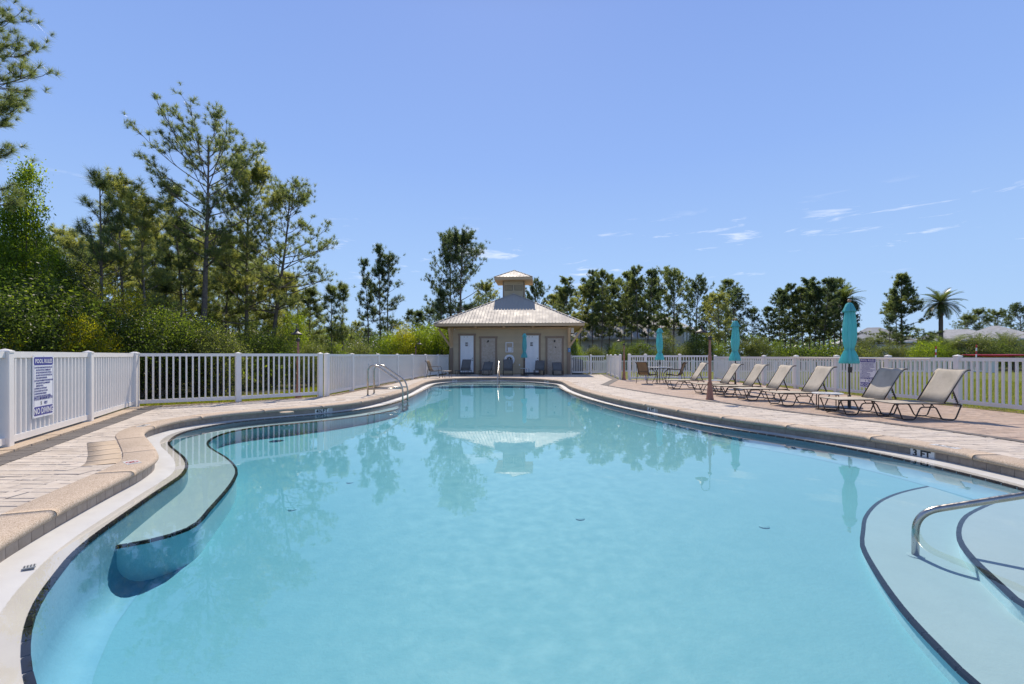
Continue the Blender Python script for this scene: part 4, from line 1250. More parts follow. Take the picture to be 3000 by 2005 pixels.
# ------------------------------------------------------------------ closed umbrellas
def umbrella(label, loc, H, seed, base=True):
    r = random.Random(seed)
    o = thing('closed_umbrella', label, 'umbrella', (loc[0], loc[1], -0.013), r.uniform(0, 1), 'closed teal umbrellas')
    k = H / 2.55
    pole = M['bronze']
    MB().tube([(0, 0, 0.02), (0, 0, 2.42 * k)], 0.019, 10).build('pole', pole, o, smooth=True)
    if base:
        MB().lathe([(0.001, 0.0), (0.26, 0.0), (0.26, 0.02), (0.10, 0.045), (0.035, 0.05), (0.035, 0.30), (0.022, 0.31), (0.001, 0.31)], 24).build('base_plate', M['black'], o)
    cb = MB().box((-0.01, -0.03, 1.0 * k - 0.1), (0.06, 0.085, 0.13), bev=.015)
    cb.build('crank_box', M['bronze'], o)
    ph = r.uniform(0, 6)
    def fold(R0, z, a):
        w = 0.16 if z > 1.40 * k else 0.26
        v = math.cos(8 * a + ph + z * 0.5) * w + 0.10 * math.cos(3 * a + ph * 2 + z * 2.2) + 0.05 * math.cos(19 * a + z * 6)
        return R0 * (1 + v * min(1, R0 / 0.09))
    pr = [(0.035, 2.445), (0.06, 2.42), (0.085, 2.30), (0.098, 2.15), (0.115, 1.95), (0.125, 1.78), (0.122, 1.62), (0.105, 1.50), (0.085, 1.41), (0.078, 1.375), (0.095, 1.33), (0.125, 1.24), (0.148, 1.15), (0.160, 1.08), (0.150, 1.045), (0.09, 1.06), (0.03, 1.12)]
    MB().lathe([(a, z * k) for a, z in pr], 64, fn=fold).build('canopy', M['teal'], o, smooth=True)
    vp = [(0.034, 2.475), (0.07, 2.445), (0.105, 2.36), (0.135, 2.285), (0.146, 2.262), (0.125, 2.28), (0.08, 2.35)]
    def fold2(R0, z, a):
        return R0 * (1 + 0.16 * math.cos(4 * a + ph) + 0.06 * math.cos(8 * a))
    MB().lathe([(a * 0.95, z * k) for a, z in vp], 40, fn=fold2).build('vent_flap', M['teal'], o, smooth=True)
    MB().lathe([(0.083, 1.372 * k - .012), (0.092, 1.372 * k - .01), (0.092, 1.372 * k + .01), (0.083, 1.372 * k + .012)], 24).build('tie_strap', M['teal'], o)
    MB().lathe([(0.001, 2.46), (0.022, 2.465), (0.022, 2.485), (0.036, 2.50), (0.04, 2.525), (0.03, 2.55), (0.001, 2.56)][0:], 14, (0, 0, 2.50 * (k - 1))).build('finial', M['wood'], o, smooth=True)
    return o
umbrella('big near teal umbrella, closed, standing behind the front loungers', (7.93, 10.70), 2.55, 1)
umbrella('teal umbrella, closed, by the fence behind the farther loungers', (7.98, 16.26), 2.55, 2)
umbrella('teal umbrella, closed, through the patio table', (6.59, 20.3), 2.53, 3, False)
umbrella('teal umbrella, closed, in front of the pool house door', (0.77, 28.1), 2.68, 4)

# ------------------------------------------------------------------ lamp posts
def lamp_post(label, loc, arm_dir, sc=1.0, z=-0.013):
    o = thing('lamp_post', label, 'lamp post', (loc[0], loc[1], z), 0, 'copper lamp posts with barn lamps')
    def octl(pr, nm, mat, nn=8):
        return MB().lathe(pr, nn).build(nm, mat, o, rot=(0, 0, PI / 8))
    s = sc
    octl([(0.105 * s, 0), (0.105 * s, 0.03), (0.092 * s, 0.06), (0.058 * s, 0.40), (0.050 * s, 0.44)], 'base', M['copper'])
    MB().lathe([(0.052 * s, 0.43), (0.066 * s, 0.445), (0.066 * s, 0.462), (0.05 * s, 0.475), (0.058 * s, 0.49), (0.044 * s, 0.51)], 14).build('collar', M['copper'], o, smooth=True)
    octl([(0.043 * s, 0.50), (0.040 * s, 1.08)], 'lower_shaft', M['copper'])
    octl([(0.044 * s, 1.08), (0.054 * s, 1.12), (0.054 * s, 1.20), (0.040 * s, 1.24), (0.034 * s, 1.28)], 'sleeve', M['copper'])
    octl([(0.034 * s, 1.28), (0.028 * s, 1.66 * s + 0.0)], 'upper_shaft', M['copper'])
    zt = 1.66 * s
    MB().lathe([(0.03, zt), (0.052, zt + 0.02), (0.055, zt + 0.09), (0.045, zt + 0.105), (0.018, zt + 0.115), (0.013, zt + 0.13)], 14).build('top_cap', M['lamp_black'], o, smooth=True)
    ax, ay = arm_dir
    arc = [(0, 0, zt + 0.11), (0, 0, zt + 0.42)]
    for k in range(1, 9):
        a = PI * k / 8
        arc.append((ax * 0.115 * (1 - math.cos(a)), ay * 0.115 * (1 - math.cos(a)), zt + 0.42 + 0.115 * math.sin(a)))
    e = arc[-1]
    arc.append((e[0], e[1], zt + 0.36))
    MB().tube(arc, 0.0095, 8).build('gooseneck', M['lamp_black'], o, smooth=True)
    q = [(0.014, 0.09), (0.03, 0.085), (0.034, 0.05), (0.026, 0.04), (0.045, 0.015), (0.06, 0.0), (0.085, -0.022), (0.14, -0.05), (0.165, -0.075), (0.168, -0.09), (0.16, -0.085), (0.13, -0.06), (0.06, -0.03)]
    MB().lathe(q, 24, (e[0], e[1], zt + 0.30)).build('lamp_shade', M['lamp_black'], o, smooth=True)
    MB().lathe([(0.001, -0.085), (0.02, -0.08), (0.03, -0.055), (0.015, -0.02), (0.001, -0.015)], 12, (e[0], e[1], zt + 0.30)).build('bulb', M['glass_top'], o, smooth=True)
    return o
lamp_post('copper lamp post standing on the deck edge before the loungers', (5.53, 12.72), (-1, 0.0))
lamp_post('thin copper lamp post at the end of the short fence', (5.71, 23.2), (-0.9, 0.4), 1.05)
lamp_post('copper lamp post just outside the two-panel fence, before the woods', (-6.46, 13.75), (0.25, -0.97), 1.06, -0.13)
lamp_post('copper lamp post outside the long fence before the bright shrubs', (-5.42, 25.6), (0.8, 0.6), 1.06, -0.13)

# ================================================================== POOL HOUSE
PHX, PHY, PHR = -0.16, 30.1, R(-4.0)
ph = thing('pool_house', 'taupe pool house with pale metal hip roof and louvred cupola', 'building', (PHX, PHY, -0.02), PHR)
HW, DEP, WH = 3.9, 9.9, 3.12
wm = MB().box((0, DEP / 2, WH / 2), (2 * HW - 0.06, DEP - 0.06, WH))
wm.build('wall', M['taupe'], ph)
nb = 20
for k in range(nb):
    z0_ = 0.06 + k * (WH - 0.06) / nb
    hh = (WH - 0.06) / nb
    m = MB()
    # lap board: bottom edge proud of the top
    vs = []
    for x in (-HW + 0.1, HW - 0.1):
        vs += [(x, 0.03, z0_), (x, -0.006, z0_), (x, 0.012, z0_ + hh), (x, 0.03, z0_ + hh)]
    m.add(vs, [(0, 1, 2, 3), (7, 6, 5, 4), (1, 5, 6, 2), (0, 4, 5, 1), (3, 2, 6, 7)])
    m.build('siding_board', M['taupe'], ph)
for s in (-1, 1):
    x = s * (HW - 0.0)
    MB().box((x, -0.02, 0.86), (0.24, 0.16, 1.76), bev=.01).build('corner_pier', M['taupe_trim'], ph)
    MB().box((x, -0.02, 2.43), (0.20, 0.14, 1.37), bev=.01).build('pilaster', M['tan_wood'], ph)
    # brackets: outwards under the side eave, and forwards under the front eave
    MB().bar((x + s * 0.06, 0.0, 1.86), (x + s * 0.86, 0.0, 3.02), 0.11, 0.13).build('bracket', M['tan_wood'], ph)
    MB().bar((x, -0.06, 1.86), (x, -0.82, 3.02), 0.11, 0.13, (1, 0, 0)).build('bracket', M['tan_wood'], ph)
EW = 4.85
E0, E1 = -0.95, DEP + 0.95
ze = 3.32
sl_ = 0.52
PK0, PK1 = E0 + EW, E1 - EW
zp = ze + EW * sl_
rf = MB().add([(-EW, E0, ze), (EW, E0, ze), (EW, E1, ze), (-EW, E1, ze), (0, PK0, zp), (0, PK1, zp)], [(0, 1, 4), (1, 2, 5, 4), (2, 3, 5), (3, 0, 4, 5)])
roof = rf.build('roof', M['roof_metal'], ph)
k = int(EW / 0.215)
for q in range(-k, k + 1):
    x = q * 0.215
    d = EW - abs(x)
    if d < 0.15:
        continue
    MB().bar((x, E0 - 0.01, ze + 0.012), (x, E0 + d - 0.02, ze + d * sl_ + 0.012 - 0.01), 0.03, 0.06).build('roof_seam', M['roof_metal'], roof)
s2_ = MB()
q = E0 + 0.215
while q < E1:
    d = min(EW, q - E0, E1 - q)
    for s in (-1, 1):
        if d > 0.1:
            s2_.bar((s * (EW + 0.01), q, ze + 0.012), (s * (EW - d), q, ze + d * sl_ + 0.012), 0.022, 0.034)
    q += 0.215
tag(s2_.build('side_seams', M['roof_metal'], roof), kind='stuff')
for (x, y0, y1) in ((-1, E0, PK0), (1, E0, PK0), (-1, E1, PK1), (1, E1, PK1)):
    MB().bar((x * EW, y0, ze + 0.015), (0, y1, zp + 0.02), 0.14, 0.03).build('hip_cap', M['roof_metal'], roof)
MB().bar((0, PK0, zp + 0.02), (0, PK1, zp + 0.02), 0.16, 0.03).build('ridge_cap', M['roof_metal'], roof)
for (c, s) in (((0, E0 + 0.03, ze - 0.105), (2 * EW - 0.04, 0.05, 0.17)), ((0, E1 - 0.03, ze - 0.105), (2 * EW - 0.04, 0.05, 0.17)), ((-EW + 0.03, DEP / 2, ze - 0.105), (0.05, E1 - E0 - 0.14, 0.17)), ((EW - 0.03, DEP / 2, ze - 0.105), (0.05, E1 - E0 - 0.14, 0.17))):
    MB().box(c, s).build('fascia', M['tan_wood'], ph)
MB().box((0, DEP / 2, ze - 0.14), (2 * EW - 0.16, E1 - E0 - 0.16, 0.03)).build('soffit', M['tan_wood'], ph)
MB().box((0, -0.04, 3.05), (2 * HW - 0.2, 0.07, 0.11)).build('frieze_beam', M['tan_wood'], ph)
for x in (-2.2, -0.35, 1.55):
    MB().box((x, -0.32, 3.085), (0.16, 0.5, 0.10), bev=.02).build('rafter_tail', M['tan_wood'], ph)
# cupola
CY, CWD = PK0 + 0.9, 1.62
zc0, zc1 = zp - 0.75, 6.82
MB().box((0, CY, (zc0 + zc1) / 2), (CWD, CWD, zc1 - zc0)).build('cupola_wall', M['taupe'], ph)
for x in (-0.77, 0.0, 0.77):
    MB().box((x, CY - CWD / 2 - 0.008, (zc0 + zc1) / 2), (0.09 if x else 0.08, 0.03, zc1 - zc0 - 0.01)).build('cupola_trim', M['taupe_trim'] if x else M['taupe'], ph)
MB().box((0, CY - CWD / 2 - 0.006, 6.02), (CWD - 0.2, 0.024, 0.06)).build('cupola_trim', M['taupe'], ph)
for x in (-0.36, 0.36):
    lv = MB().box((x, CY - CWD / 2 - 0.004, 6.31), (0.58, 0.03, 0.40)).build('vent', M['bronze'], ph)
    for z in np.linspace(6.15, 6.47, 6):
        MB().add([(x - .27, CY - CWD / 2 - .021, z + .025), (x + .27, CY - CWD / 2 - .021, z + .025), (x + .27, CY - CWD / 2 - .052, z - .02), (x - .27, CY - CWD / 2 - .052, z - .02), (x - .27, CY - CWD / 2 - .045, z - .028), (x + .27, CY - CWD / 2 - .045, z - .028), (x + .27, CY - CWD / 2 - .021, z + .01), (x - .27, CY - CWD / 2 - .021, z + .01)], [(0, 1, 2, 3), (3, 2, 5, 4), (4, 5, 6, 7), (7, 6, 1, 0), (0, 3, 4, 7), (1, 6, 5, 2)]).build('louver', M['taupe'], lv)
ce = 1.40
ceh = 0.20
MB().box((0, CY, 6.85), (2 * ce - 0.1, 2 * ce - 0.1, 0.04)).build('cupola_soffit', M['tan_wood'], ph)
for (c, s) in (((0, CY - ce + .03, 6.93), (2 * ce, .05, ceh)), ((0, CY + ce - .03, 6.93), (2 * ce, .05, ceh)), ((-ce + .03, CY, 6.93), (.05, 2 * ce - .11, ceh)), ((ce - .03, CY, 6.93), (.05, 2 * ce - .11, ceh))):
    MB().box(c, s).build('cupola_fascia', M['tan_wood'], ph)
zr = 7.035
cr_ = MB().add([(-ce - .03, CY - ce - .03, zr), (ce + .03, CY - ce - .03, zr), (ce + .03, CY + ce + .03, zr), (-ce - .03, CY + ce + .03, zr), (0, CY, zr + 0.74)], [(0, 1, 4), (1, 2, 4), (2, 3, 4), (3, 0, 4), (3, 2, 1, 0)]).build('cupola_roof', M['roof_metal'], ph)
for q in range(-5, 6):
    x = q * 0.25
    d = ce - abs(x)
    MB().bar((x, CY - ce - 0.03, zr + 0.012), (x, CY - ce + d, zr + 0.74 * d / ce + 0.005), 0.03, 0.05).build('roof_seam', M['roof_metal'], cr_)
for sx in (-1, 1):
    for sy in (-1, 1):
        MB().bar((sx * (ce + .03), CY + sy * (ce + .03), zr + .012), (0, CY, zr + .75), 0.1, 0.025).build('hip_cap', M['roof_metal'], cr_)
# doors, panels
def casing(x0, x1, zt, parent):
    w = 0.13
    for x in (x0 - w / 2, x1 + w / 2):
        MB().box((x, -0.02, zt / 2), (w, 0.05, zt)).build('casing', M['taupe_trim'], parent)
    MB().box(((x0 + x1) / 2, -0.022, zt + w / 2 + 0.002), (x1 - x0 + 2 * w + 0.06, 0.056, w)).build('casing', M['taupe_trim'], parent)
def local(px, yy=0.0):
    return px
for (x0, x1) in ((-3.28, -2.40), (1.03, 1.92)):
    cx = (x0 + x1) / 2
    dr = MB().box((cx, -0.018, 1.345), (x1 - x0, 0.04, 2.43)).build('door', M['door'], ph)
    for (zc, hh) in ((2.25, 0.26), (1.50, 0.98), (0.55, 0.66)):
        for s in (-1, 1):
            c = (cx + s * 0.20, -0.041, zc)
            q = MB()
            w_, b = 0.27, 0.03
            xa, xb, za, zb_ = c[0] - w_ / 2, c[0] + w_ / 2, zc - hh / 2, zc + hh / 2
            q.add([(xa, -.0385, za), (xb, -.0385, za), (xb, -.0385, zb_), (xa, -.0385, zb_), (xa + b, -.05, za + b), (xb - b, -.05, za + b), (xb - b, -.05, zb_ - b), (xa + b, -.05, zb_ - b)], [(0, 1, 5, 4), (1, 2, 6, 5), (2, 3, 7, 6), (3, 0, 4, 7), (4, 5, 6, 7)])
            q.build('door_panel', M['door'], dr)
    for s in (-1, 1):
        MB().lathe([(0.001, 0), (0.03, 0), (0.03, 0.02), (0.001, 0.024)], 10).build('vent_disc', M['steel'], dr, loc=(cx - 0.18 + 0.1 * (s + 1), -0.0385, 2.47), rot=(PI / 2, 0, 0))
    for z in (0.92, 1.06):
        MB().lathe([(0.001, 0), (0.032, 0), (0.036, 0.02), (0.02, 0.045), (0.001, 0.05)], 12).build('door_knob', M['steel'], dr, loc=(x1 - 0.07, -0.039, z), rot=(PI / 2, 0, 0))
    pq = MB().box((cx - 0.02, -0.046, 1.985), (0.17, 0.012, 0.24), bev=0).build('restroom_plaque', M['plaque'], dr)
    def fig(ox, skirt):
        f = MB()
        f.add([(ox + .016 * math.cos(a), -.0535, 2.055 + .016 * math.sin(a)) for a in np.linspace(0, 2 * PI, 11)[:-1]], [tuple(range(9, -1, -1))])
        wb = .03 if skirt else .02
        f.add([(ox - .018, -.0535, 2.035), (ox + .018, -.0535, 2.035), (ox + wb, -.0535, 1.965), (ox - wb, -.0535, 1.965)], [(0, 1, 2, 3)])
        for s in (-1, 1):
            f.add([(ox + s * .011 - .007, -.0535, 1.964), (ox + s * .011 + .007, -.0535, 1.964), (ox + s * .011 + .007, -.0535, 1.91), (ox + s * .011 - .007, -.0535, 1.91)], [(0, 1, 2, 3)])
        return f
    fm = fig(cx - 0.055, x0 < 0)
    fm.add(*(lambda w: (w.v, w.f))(fig(cx + 0.025, x0 > 0)))
    fm.build('pictogram', M['white_ink'], dr)
    MB().box((cx, 0.0, 0.06), (x1 - x0 + 0.1, 0.14, 0.12)).build('threshold', M['grey_box'], ph)
    casing(x0, x1, 2.56, ph)
for (x0, x1, extra) in ((-1.87, -0.96, 0), (2.50, 3.43, 1)):
    cx = (x0 + x1) / 2
    sp_ = MB().box((cx, -0.014, 1.20), (x1 - x0, 0.03, 2.36)).build('shower_panel', M['panel'], ph)
    MB().tube(round_path([(cx, -0.03, 2.20), (cx, -0.13, 2.24), (cx - 0.02, -0.19, 2.19)], 0.05), 0.014, 8).build('shower_arm', M['lamp_black'], sp_)
    MB().lathe([(0.012, 0.07), (0.03, 0.04), (0.062, 0.0), (0.06, -0.012), (0.001, -0.012)], 14, (cx - 0.02, -0.20, 2.12)).build('shower_head', M['lamp_black'], sp_)
    MB().lathe([(0.001, 0), (0.06, 0), (0.06, 0.012), (0.001, 0.014)], 12).build('escutcheon', M['lamp_black'], sp_, loc=(cx, -0.03, 2.20), rot=(PI / 2, 0, 0))
    MB().lathe([(0.001, 0), (0.045, 0), (0.045, 0.012), (0.015, 0.03), (0.015, 0.06), (0.001, 0.06)], 12).build('shower_valve', M['lamp_black'], sp_, loc=(cx + 0.06, -0.03, 1.78 if extra else 0.82), rot=(PI / 2, 0, 0))
    casing(x0, x1, 2.38, ph)
MB().box((0.66, -0.01, 0.62), (0.07, 0.03, 0.11)).build('outlet_cover', M['glass_top'], ph)
# things hung on the pool house
def on_wall(x, z, out=0.0):
    c, s = math.cos(PHR), math.sin(PHR)
    return (PHX + x * c + out * s, PHY + x * s - out * c, z)
nbd = thing('notice_case', 'white framed notice case with a paper inside on the pool house wall', 'notice board', on_wall(-0.01, 1.76, 0.02), PHR)
MB().box((0, 0, 0), (0.42, 0.05, 0.58)).build('backing', M['panel'], nbd)
for (c, s) in (((0, -.012, .31), (.50, .08, .045)), ((0, -.012, -.31), (.50, .08, .045)), ((-.2275, -.012, 0), (.045, .08, .574)), ((.2275, -.012, 0), (.045, .08, .574))):
    MB().box(c, s).build('frame', M['door'], nbd)
MB().box((0.03, -0.029, -0.14), (0.24, 0.006, 0.26)).build('paper', M['white_ink'], nbd)
tag_ = MB()
for k in range(6):
    tag_.box((0.03, -0.0335, -0.06 - k * 0.034), (0.18 - 0.02 * (k % 3), 0.002, 0.008))
tag(tag_.build('printed_lines', M['drain'], nbd), kind='stuff')
MB().box((0, -0.024, 0.165), (0.36, 0.006, 0.20)).build('cork_sheet', M['curb'], nbd)
MB().box((.2275, -.058, -0.02), (.014, .012, .05)).build('lock', M['steel'], nbd)
lb = thing('life_ring', 'white life ring hung low on the pool house wall behind a lounger', 'life ring', on_wall(-0.01, 0.93, 0.06), PHR)
def torus(Rr, r, n=36, k=10):
    vs = [((Rr + r * math.cos(b)) * math.cos(a), r * 0.75 * math.sin(b), (Rr + r * math.cos(b)) * math.sin(a)) for a in np.linspace(0, 2 * PI, n, endpoint=False) for b in np.linspace(0, 2 * PI, k, endpoint=False)]
    fs = [(i * k + j, ((i + 1) % n) * k + j, ((i + 1) % n) * k + (j + 1) % k, i * k + (j + 1) % k) for i in range(n) for j in range(k)]
    return MB().add(vs, fs)
torus(0.27, 0.085).build('ring', M['door'], lb, smooth=True)
MB().tube([(0.36 * math.cos(a), -0.03 - 0.02 * math.cos(4 * a), 0.36 * math.sin(a)) for a in np.linspace(0, 2 * PI, 33)], 0.008, 6, False).build('grab_line', M['pole_tan'], lb)
MB().box((0, 0.03, 0.05), (0.20, 0.03, 0.26), bev=.02).build('holder', M['plaque'], lb)
MB().lathe([(0.001, 0.1), (0.025, 0.095), (0.05, 0.04), (0.07, -0.02), (0.001, -0.02)], 12, (0, -0.02, 0.06)).build('hook_bell', M['steel'], lb)
sn = thing('blue_sign', 'small blue square sign on the pool house corner by the gate', 'sign', on_wall(3.92, 1.57, 0.105), PHR)
MB().box((0, 0, 0), (0.17, 0.008, 0.24)).build('sign_panel', pm('sign_blue_enamel', (0.05, 0.20, 0.42), (0.04, 0.17, 0.36), 3, 0.4), sn)
f_ = MB()
f_.add([(.03 * math.cos(a), -.0055, .03 + .03 * math.sin(a)) for a in np.linspace(0, 2 * PI, 13)[:-1]], [tuple(range(11, -1, -1))])
f_.build('white_dot', M['white_ink'], sn)
MB().box((0, -0.005, -0.06), (0.11, 0.002, 0.012)).build('white_line', M['white_ink'], sn)
ub = thing('utility_box', 'white utility box high on the bracket post by the gate', 'box', on_wall(4.12, 2.86, 0.10), PHR)
MB().box((0, 0, 0), (0.18, 0.14, 0.34), bev=.02).build('casing', M['door'], ub)
MB().box((0.01, 0, -0.19), (0.12, 0.1, 0.04)).build('gland_plate', M['grey_box'], ub)
MB().box((0.08, 0, -0.36), (0.07, 0.07, 0.12), bev=.01).build('sensor', M['glass_top'], ub)
MB().tube([(0.08, 0, -0.21), (0.08, 0, -0.30)], 0.012, 6).build('conduit', M['steel'], ub)
cmx = thing('security_camera', 'small white security camera under the pool house eave', 'camera', on_wall(-3.66, 2.98, 0.06), PHR)
MB().lathe([(0.001, 0), (0.05, 0), (0.05, 0.03), (0.03, 0.04), (0.001, 0.04)], 12).build('mount', M['door'], cmx, rot=(PI / 2, 0, 0))
MB().tube([(0, -0.04, 0), (0.05, -0.15, -0.03)], 0.032, 10).build('housing', M['door'], cmx)
MB().lathe([(0.001, 0), (0.024, 0), (0.001, 0.006)], 10).build('lens', M['ink'], cmx, loc=(0.052, -0.153, -0.031), rot=(PI / 2, 0, 0))

# ================================================================== HOUSES BEYOND
def house(label, loc, rz, w, d, h, rise, wall, roofm, wins=(), over=0.6, battens=0, z=-0.13):
    o = thing('house', label, 'house', (loc[0], loc[1], z), rz)
    MB().box((0, 0, h / 2), (w, d, h)).build('wall', wall, o)
    a, b = w / 2 + over, d / 2 + over
    rl = max(0.01, a - b)
    rm_ = MB().add([(-a, -b, h), (a, -b, h), (a, b, h), (-a, b, h), (-rl, 0, h + rise), (rl, 0, h + rise)] if a > b else [(-a, -b, h), (a, -b, h), (a, b, h), (-a, b, h), (0, -(b - a) - .01, h + rise), (0, (b - a) + .01, h + rise)],
                   [(0, 1, 5, 4), (1, 2, 5), (2, 3, 4, 5), (3, 0, 4), (3, 2, 1, 0)] if a > b else [(0, 1, 4), (1, 2, 5, 4), (2, 3, 5), (3, 0, 4, 5), (3, 2, 1, 0)])
    rr = rm_.build('roof', roofm, o)
    for (c, s) in (((0, -b + .02, h - .12), (2 * a, .08, .24)), ((0, b - .02, h - .12), (2 * a, .08, .24)), ((-a + .02, 0, h - .12), (.08, 2 * b - .2, .24)), ((a - .02, 0, h - .12), (.08, 2 * b - .2, .24))):
        MB().box(c, s).build('fascia', M['wall_white'], o)
    for (side, t, zc, ww, wh) in wins:
        if side == 'F':
            c, fr, rot = (t, -d / 2 - 0.02, zc), (ww + .2, .1, wh + .2), 0
        else:
            c, fr, rot = ((-w / 2 - .02) if side == 'L' else (w / 2 + .02), t, zc), (.1, ww + .2, wh + .2), 0
        f = MB().box(c, fr).build('window', M['wall_white'], o)
        q = list(c)
        s = [ww, .06, wh] if side == 'F' else [.06, ww, wh]
        q[1 if side == 'F' else 0] += -0.045 if side in 'FL' else 0.045
        MB().box(q, s).build('pane', M['window'], f)
        s2 = [ww, .05, .07] if side == 'F' else [.05, ww, .07]
        q[1 if side == 'F' else 0] += -0.03 if side in 'FL' else 0.03
        MB().box(q, s2).build('glazing_bar', M['wall_white'], f)
    if battens:
        for sd in ('F', 'R'):
            L = w if sd == 'F' else d
            k = int(L / battens)
            for i in range(k):
                t = -L / 2 + (i + .5) * L / k
                c, s = ((t, -d / 2 - .02, h / 2), (.07, .04, h - .02)) if sd == 'F' else ((w / 2 + .02, t, h / 2), (.04, .07, h - .02))
                MB().box(c, s).build('batten', wall, o)
    return o
house('two-storey sage house with pale metal roof behind the round-crowned pine', (27.5, 88.0), R(-33), 12.5, 9.5, 6.3, 2.9, M['wall_sage'], M['roof_white'],
      (('F', -3.2, 4.6, 1.0, 1.9), ('F', 0.5, 4.6, 1.0, 1.9), ('F', 4.0, 4.6, 1.0, 1.9), ('R', -3.0, 4.4, .8, 2.2), ('R', -0.4, 4.4, .8, 2.2), ('R', 2.9, 4.4, .8, 2.2), ('F', -3.2, 1.6, 1.0, 1.7), ('F', 3.5, 1.6, 1.0, 1.7)), 0.9, 0.62)
house('low white house with a broad pale roof behind the row of pines', (13.0, 66.0), R(-8), 15.0, 10.0, 3.7, 3.4, M['wall_white'], M['roof_white'], (('F', -5, 1.9, 1.2, 1.7), ('F', -1.5, 1.9, 1.2, 1.7), ('F', 3.5, 1.9, 1.2, 1.7)), 0.8)
house('pale-roofed house hardly showing behind the woods at the long fence', (-25.5, 78.0), R(10), 8.5, 7.0, 2.55, 1.6, M['wall_white'], M['roof_white'], (('F', -2, 1.4, 1.0, 1.3), ('F', 2, 1.4, 1.0, 1.3)), 0.6)
house('grey-roofed house between the tall umbrella and the conical pine', (71.5, 90.0), R(-30), 11.0, 9.0, 3.9, 3.0, M['wall_white'], M['roof_grey'], (('F', -2.5, 2.0, 1.1, 1.5), ('F', 2.5, 2.0, 1.1, 1.5)))
house('salmon house with grey roof behind the short palm', (84.0, 86.0), R(-38), 13.0, 10.0, 4.1, 2.2, M['wall_pink'], M['roof_grey'], (('F', -3.5, 2.1, 1.1, 1.6), ('F', 0, 2.1, 1.1, 1.6), ('F', 3.5, 2.1, 1.1, 1.6)))
house('aqua house with a grey hip roof between two palms', (96.5, 91.0), R(-42), 11.0, 10.0, 4.6, 2.7, M['wall_teal'], M['roof_grey'], (('F', -2.5, 2.3, 1.1, 1.6), ('F', 2.5, 2.3, 1.1, 1.6)))
house('white house with a grey roof at the end of the street of palms', (111.0, 96.0), R(-42), 13.0, 10.0, 4.6, 2.4, M['wall_white'], M['roof_grey'], (('F', -3, 2.3, 1.1, 1.6), ('F', 3, 2.3, 1.1, 1.6)))

# red hull on its stand, striped marker poles
ky = thing('kayak', 'long red tapering boat hull raised on a stand beyond the lawn', 'kayak', (39.5, 37.2, 1.22), R(-30))
N = 15
vs, fs = [], []
for i, t in enumerate(np.linspace(-1, 1, N)):
    w = 0.36 * (1 - abs(t) ** 2.4) + 0.01
    hgt = 0.17 * (1 - abs(t) ** 3) + 0.015
    for (a, b) in ((-1, .35), (-.75, -.45), (0, -1), (.75, -.45), (1, .35), (.5, .75), (0, .9), (-.5, .75)):
        vs.append((t * 2.1, a * w, b * hgt * .6 + 0.06 * abs(t) ** 2))
for i in range(N - 1):
    for j in range(8):
        fs.append((i * 8 + j, (i + 1) * 8 + j, (i + 1) * 8 + (j + 1) % 8, i * 8 + (j + 1) % 8))
fs += [tuple(range(8)), tuple((N - 1) * 8 + j for j in range(7, -1, -1))]
MB().add(vs, fs).build('hull', M['red'], ky, smooth=True)
rk = thing('boat_stand', 'dark timber stand carrying the red hull', 'stand', (39.5, 37.2, -0.12), R(-30))
for x in (-1.0, 1.0):
    for yy in (-0.3, 0.3):
        MB().bar((x, yy, 0), (x, yy, 1.20), 0.07, 0.07).build('leg', M['bronze'], rk)
    MB().bar((x, -0.4, 1.195), (x, 0.4, 1.195), 0.07, 0.05).build('cross_bar', M['bronze'], rk)
for (x, y_, H_, lab) in ((37.6, 34.9, 1.32, 'red and white striped marker pole behind the red hull'), (34.6, 35.2, 1.2, 'red and white striped marker pole by the short palm')):
    o = thing('marker_pole', lab, 'marker pole', (x, y_ + 2.0, -0.12), 0, 'striped marker poles')
    o.rotation_euler = (0, 0.03, 0)
    for k in range(8):
        z = 0.15 + (H_ + 0.75) * k / 8
        MB().tube([(0, 0, z), (0, 0, z + (H_ + 0.75) / 8)], 0.045, 8).build('stripe', M['red'] if k % 2 else M['white_ink'], o)
    MB().box((0, 0, 0.075), (0.3, 0.3, 0.15)).build('foot', M['grey_box'], o)

# ================================================================== VEGETATION
def unit(a):
    return a / np.maximum(1e-9, np.linalg.norm(a, axis=-1, keepdims=True))
def tubes(P, Rr, n=5):
    """P (N,K,3) polylines, Rr (N,K) radii -> verts, quads"""
    N, K, _ = P.shape
    D = unit(np.gradient(P, axis=1))
    ref = np.where(np.abs(D[..., 2:3]) > 0.9, np.array([1.0, 0, 0]), np.array([0, 0, 1.0]))
    S = unit(np.cross(D, ref))
    U = np.cross(D, S)
    a = np.linspace(0, 2 * PI, n, endpoint=False)
    V = P[:, :, None, :] + Rr[:, :, None, None] * (np.cos(a)[None, None, :, None] * S[:, :, None, :] + np.sin(a)[None, None, :, None] * U[:, :, None, :])
    idx = np.arange(N * K * n).reshape(N, K, n)
    q = np.stack([idx[:, :-1, :], np.roll(idx, -1, 2)[:, :-1, :], np.roll(idx, -1, 2)[:, 1:, :], idx[:, 1:, :]], axis=-1)
    return V.reshape(-1, 3), q.reshape(-1, 4)
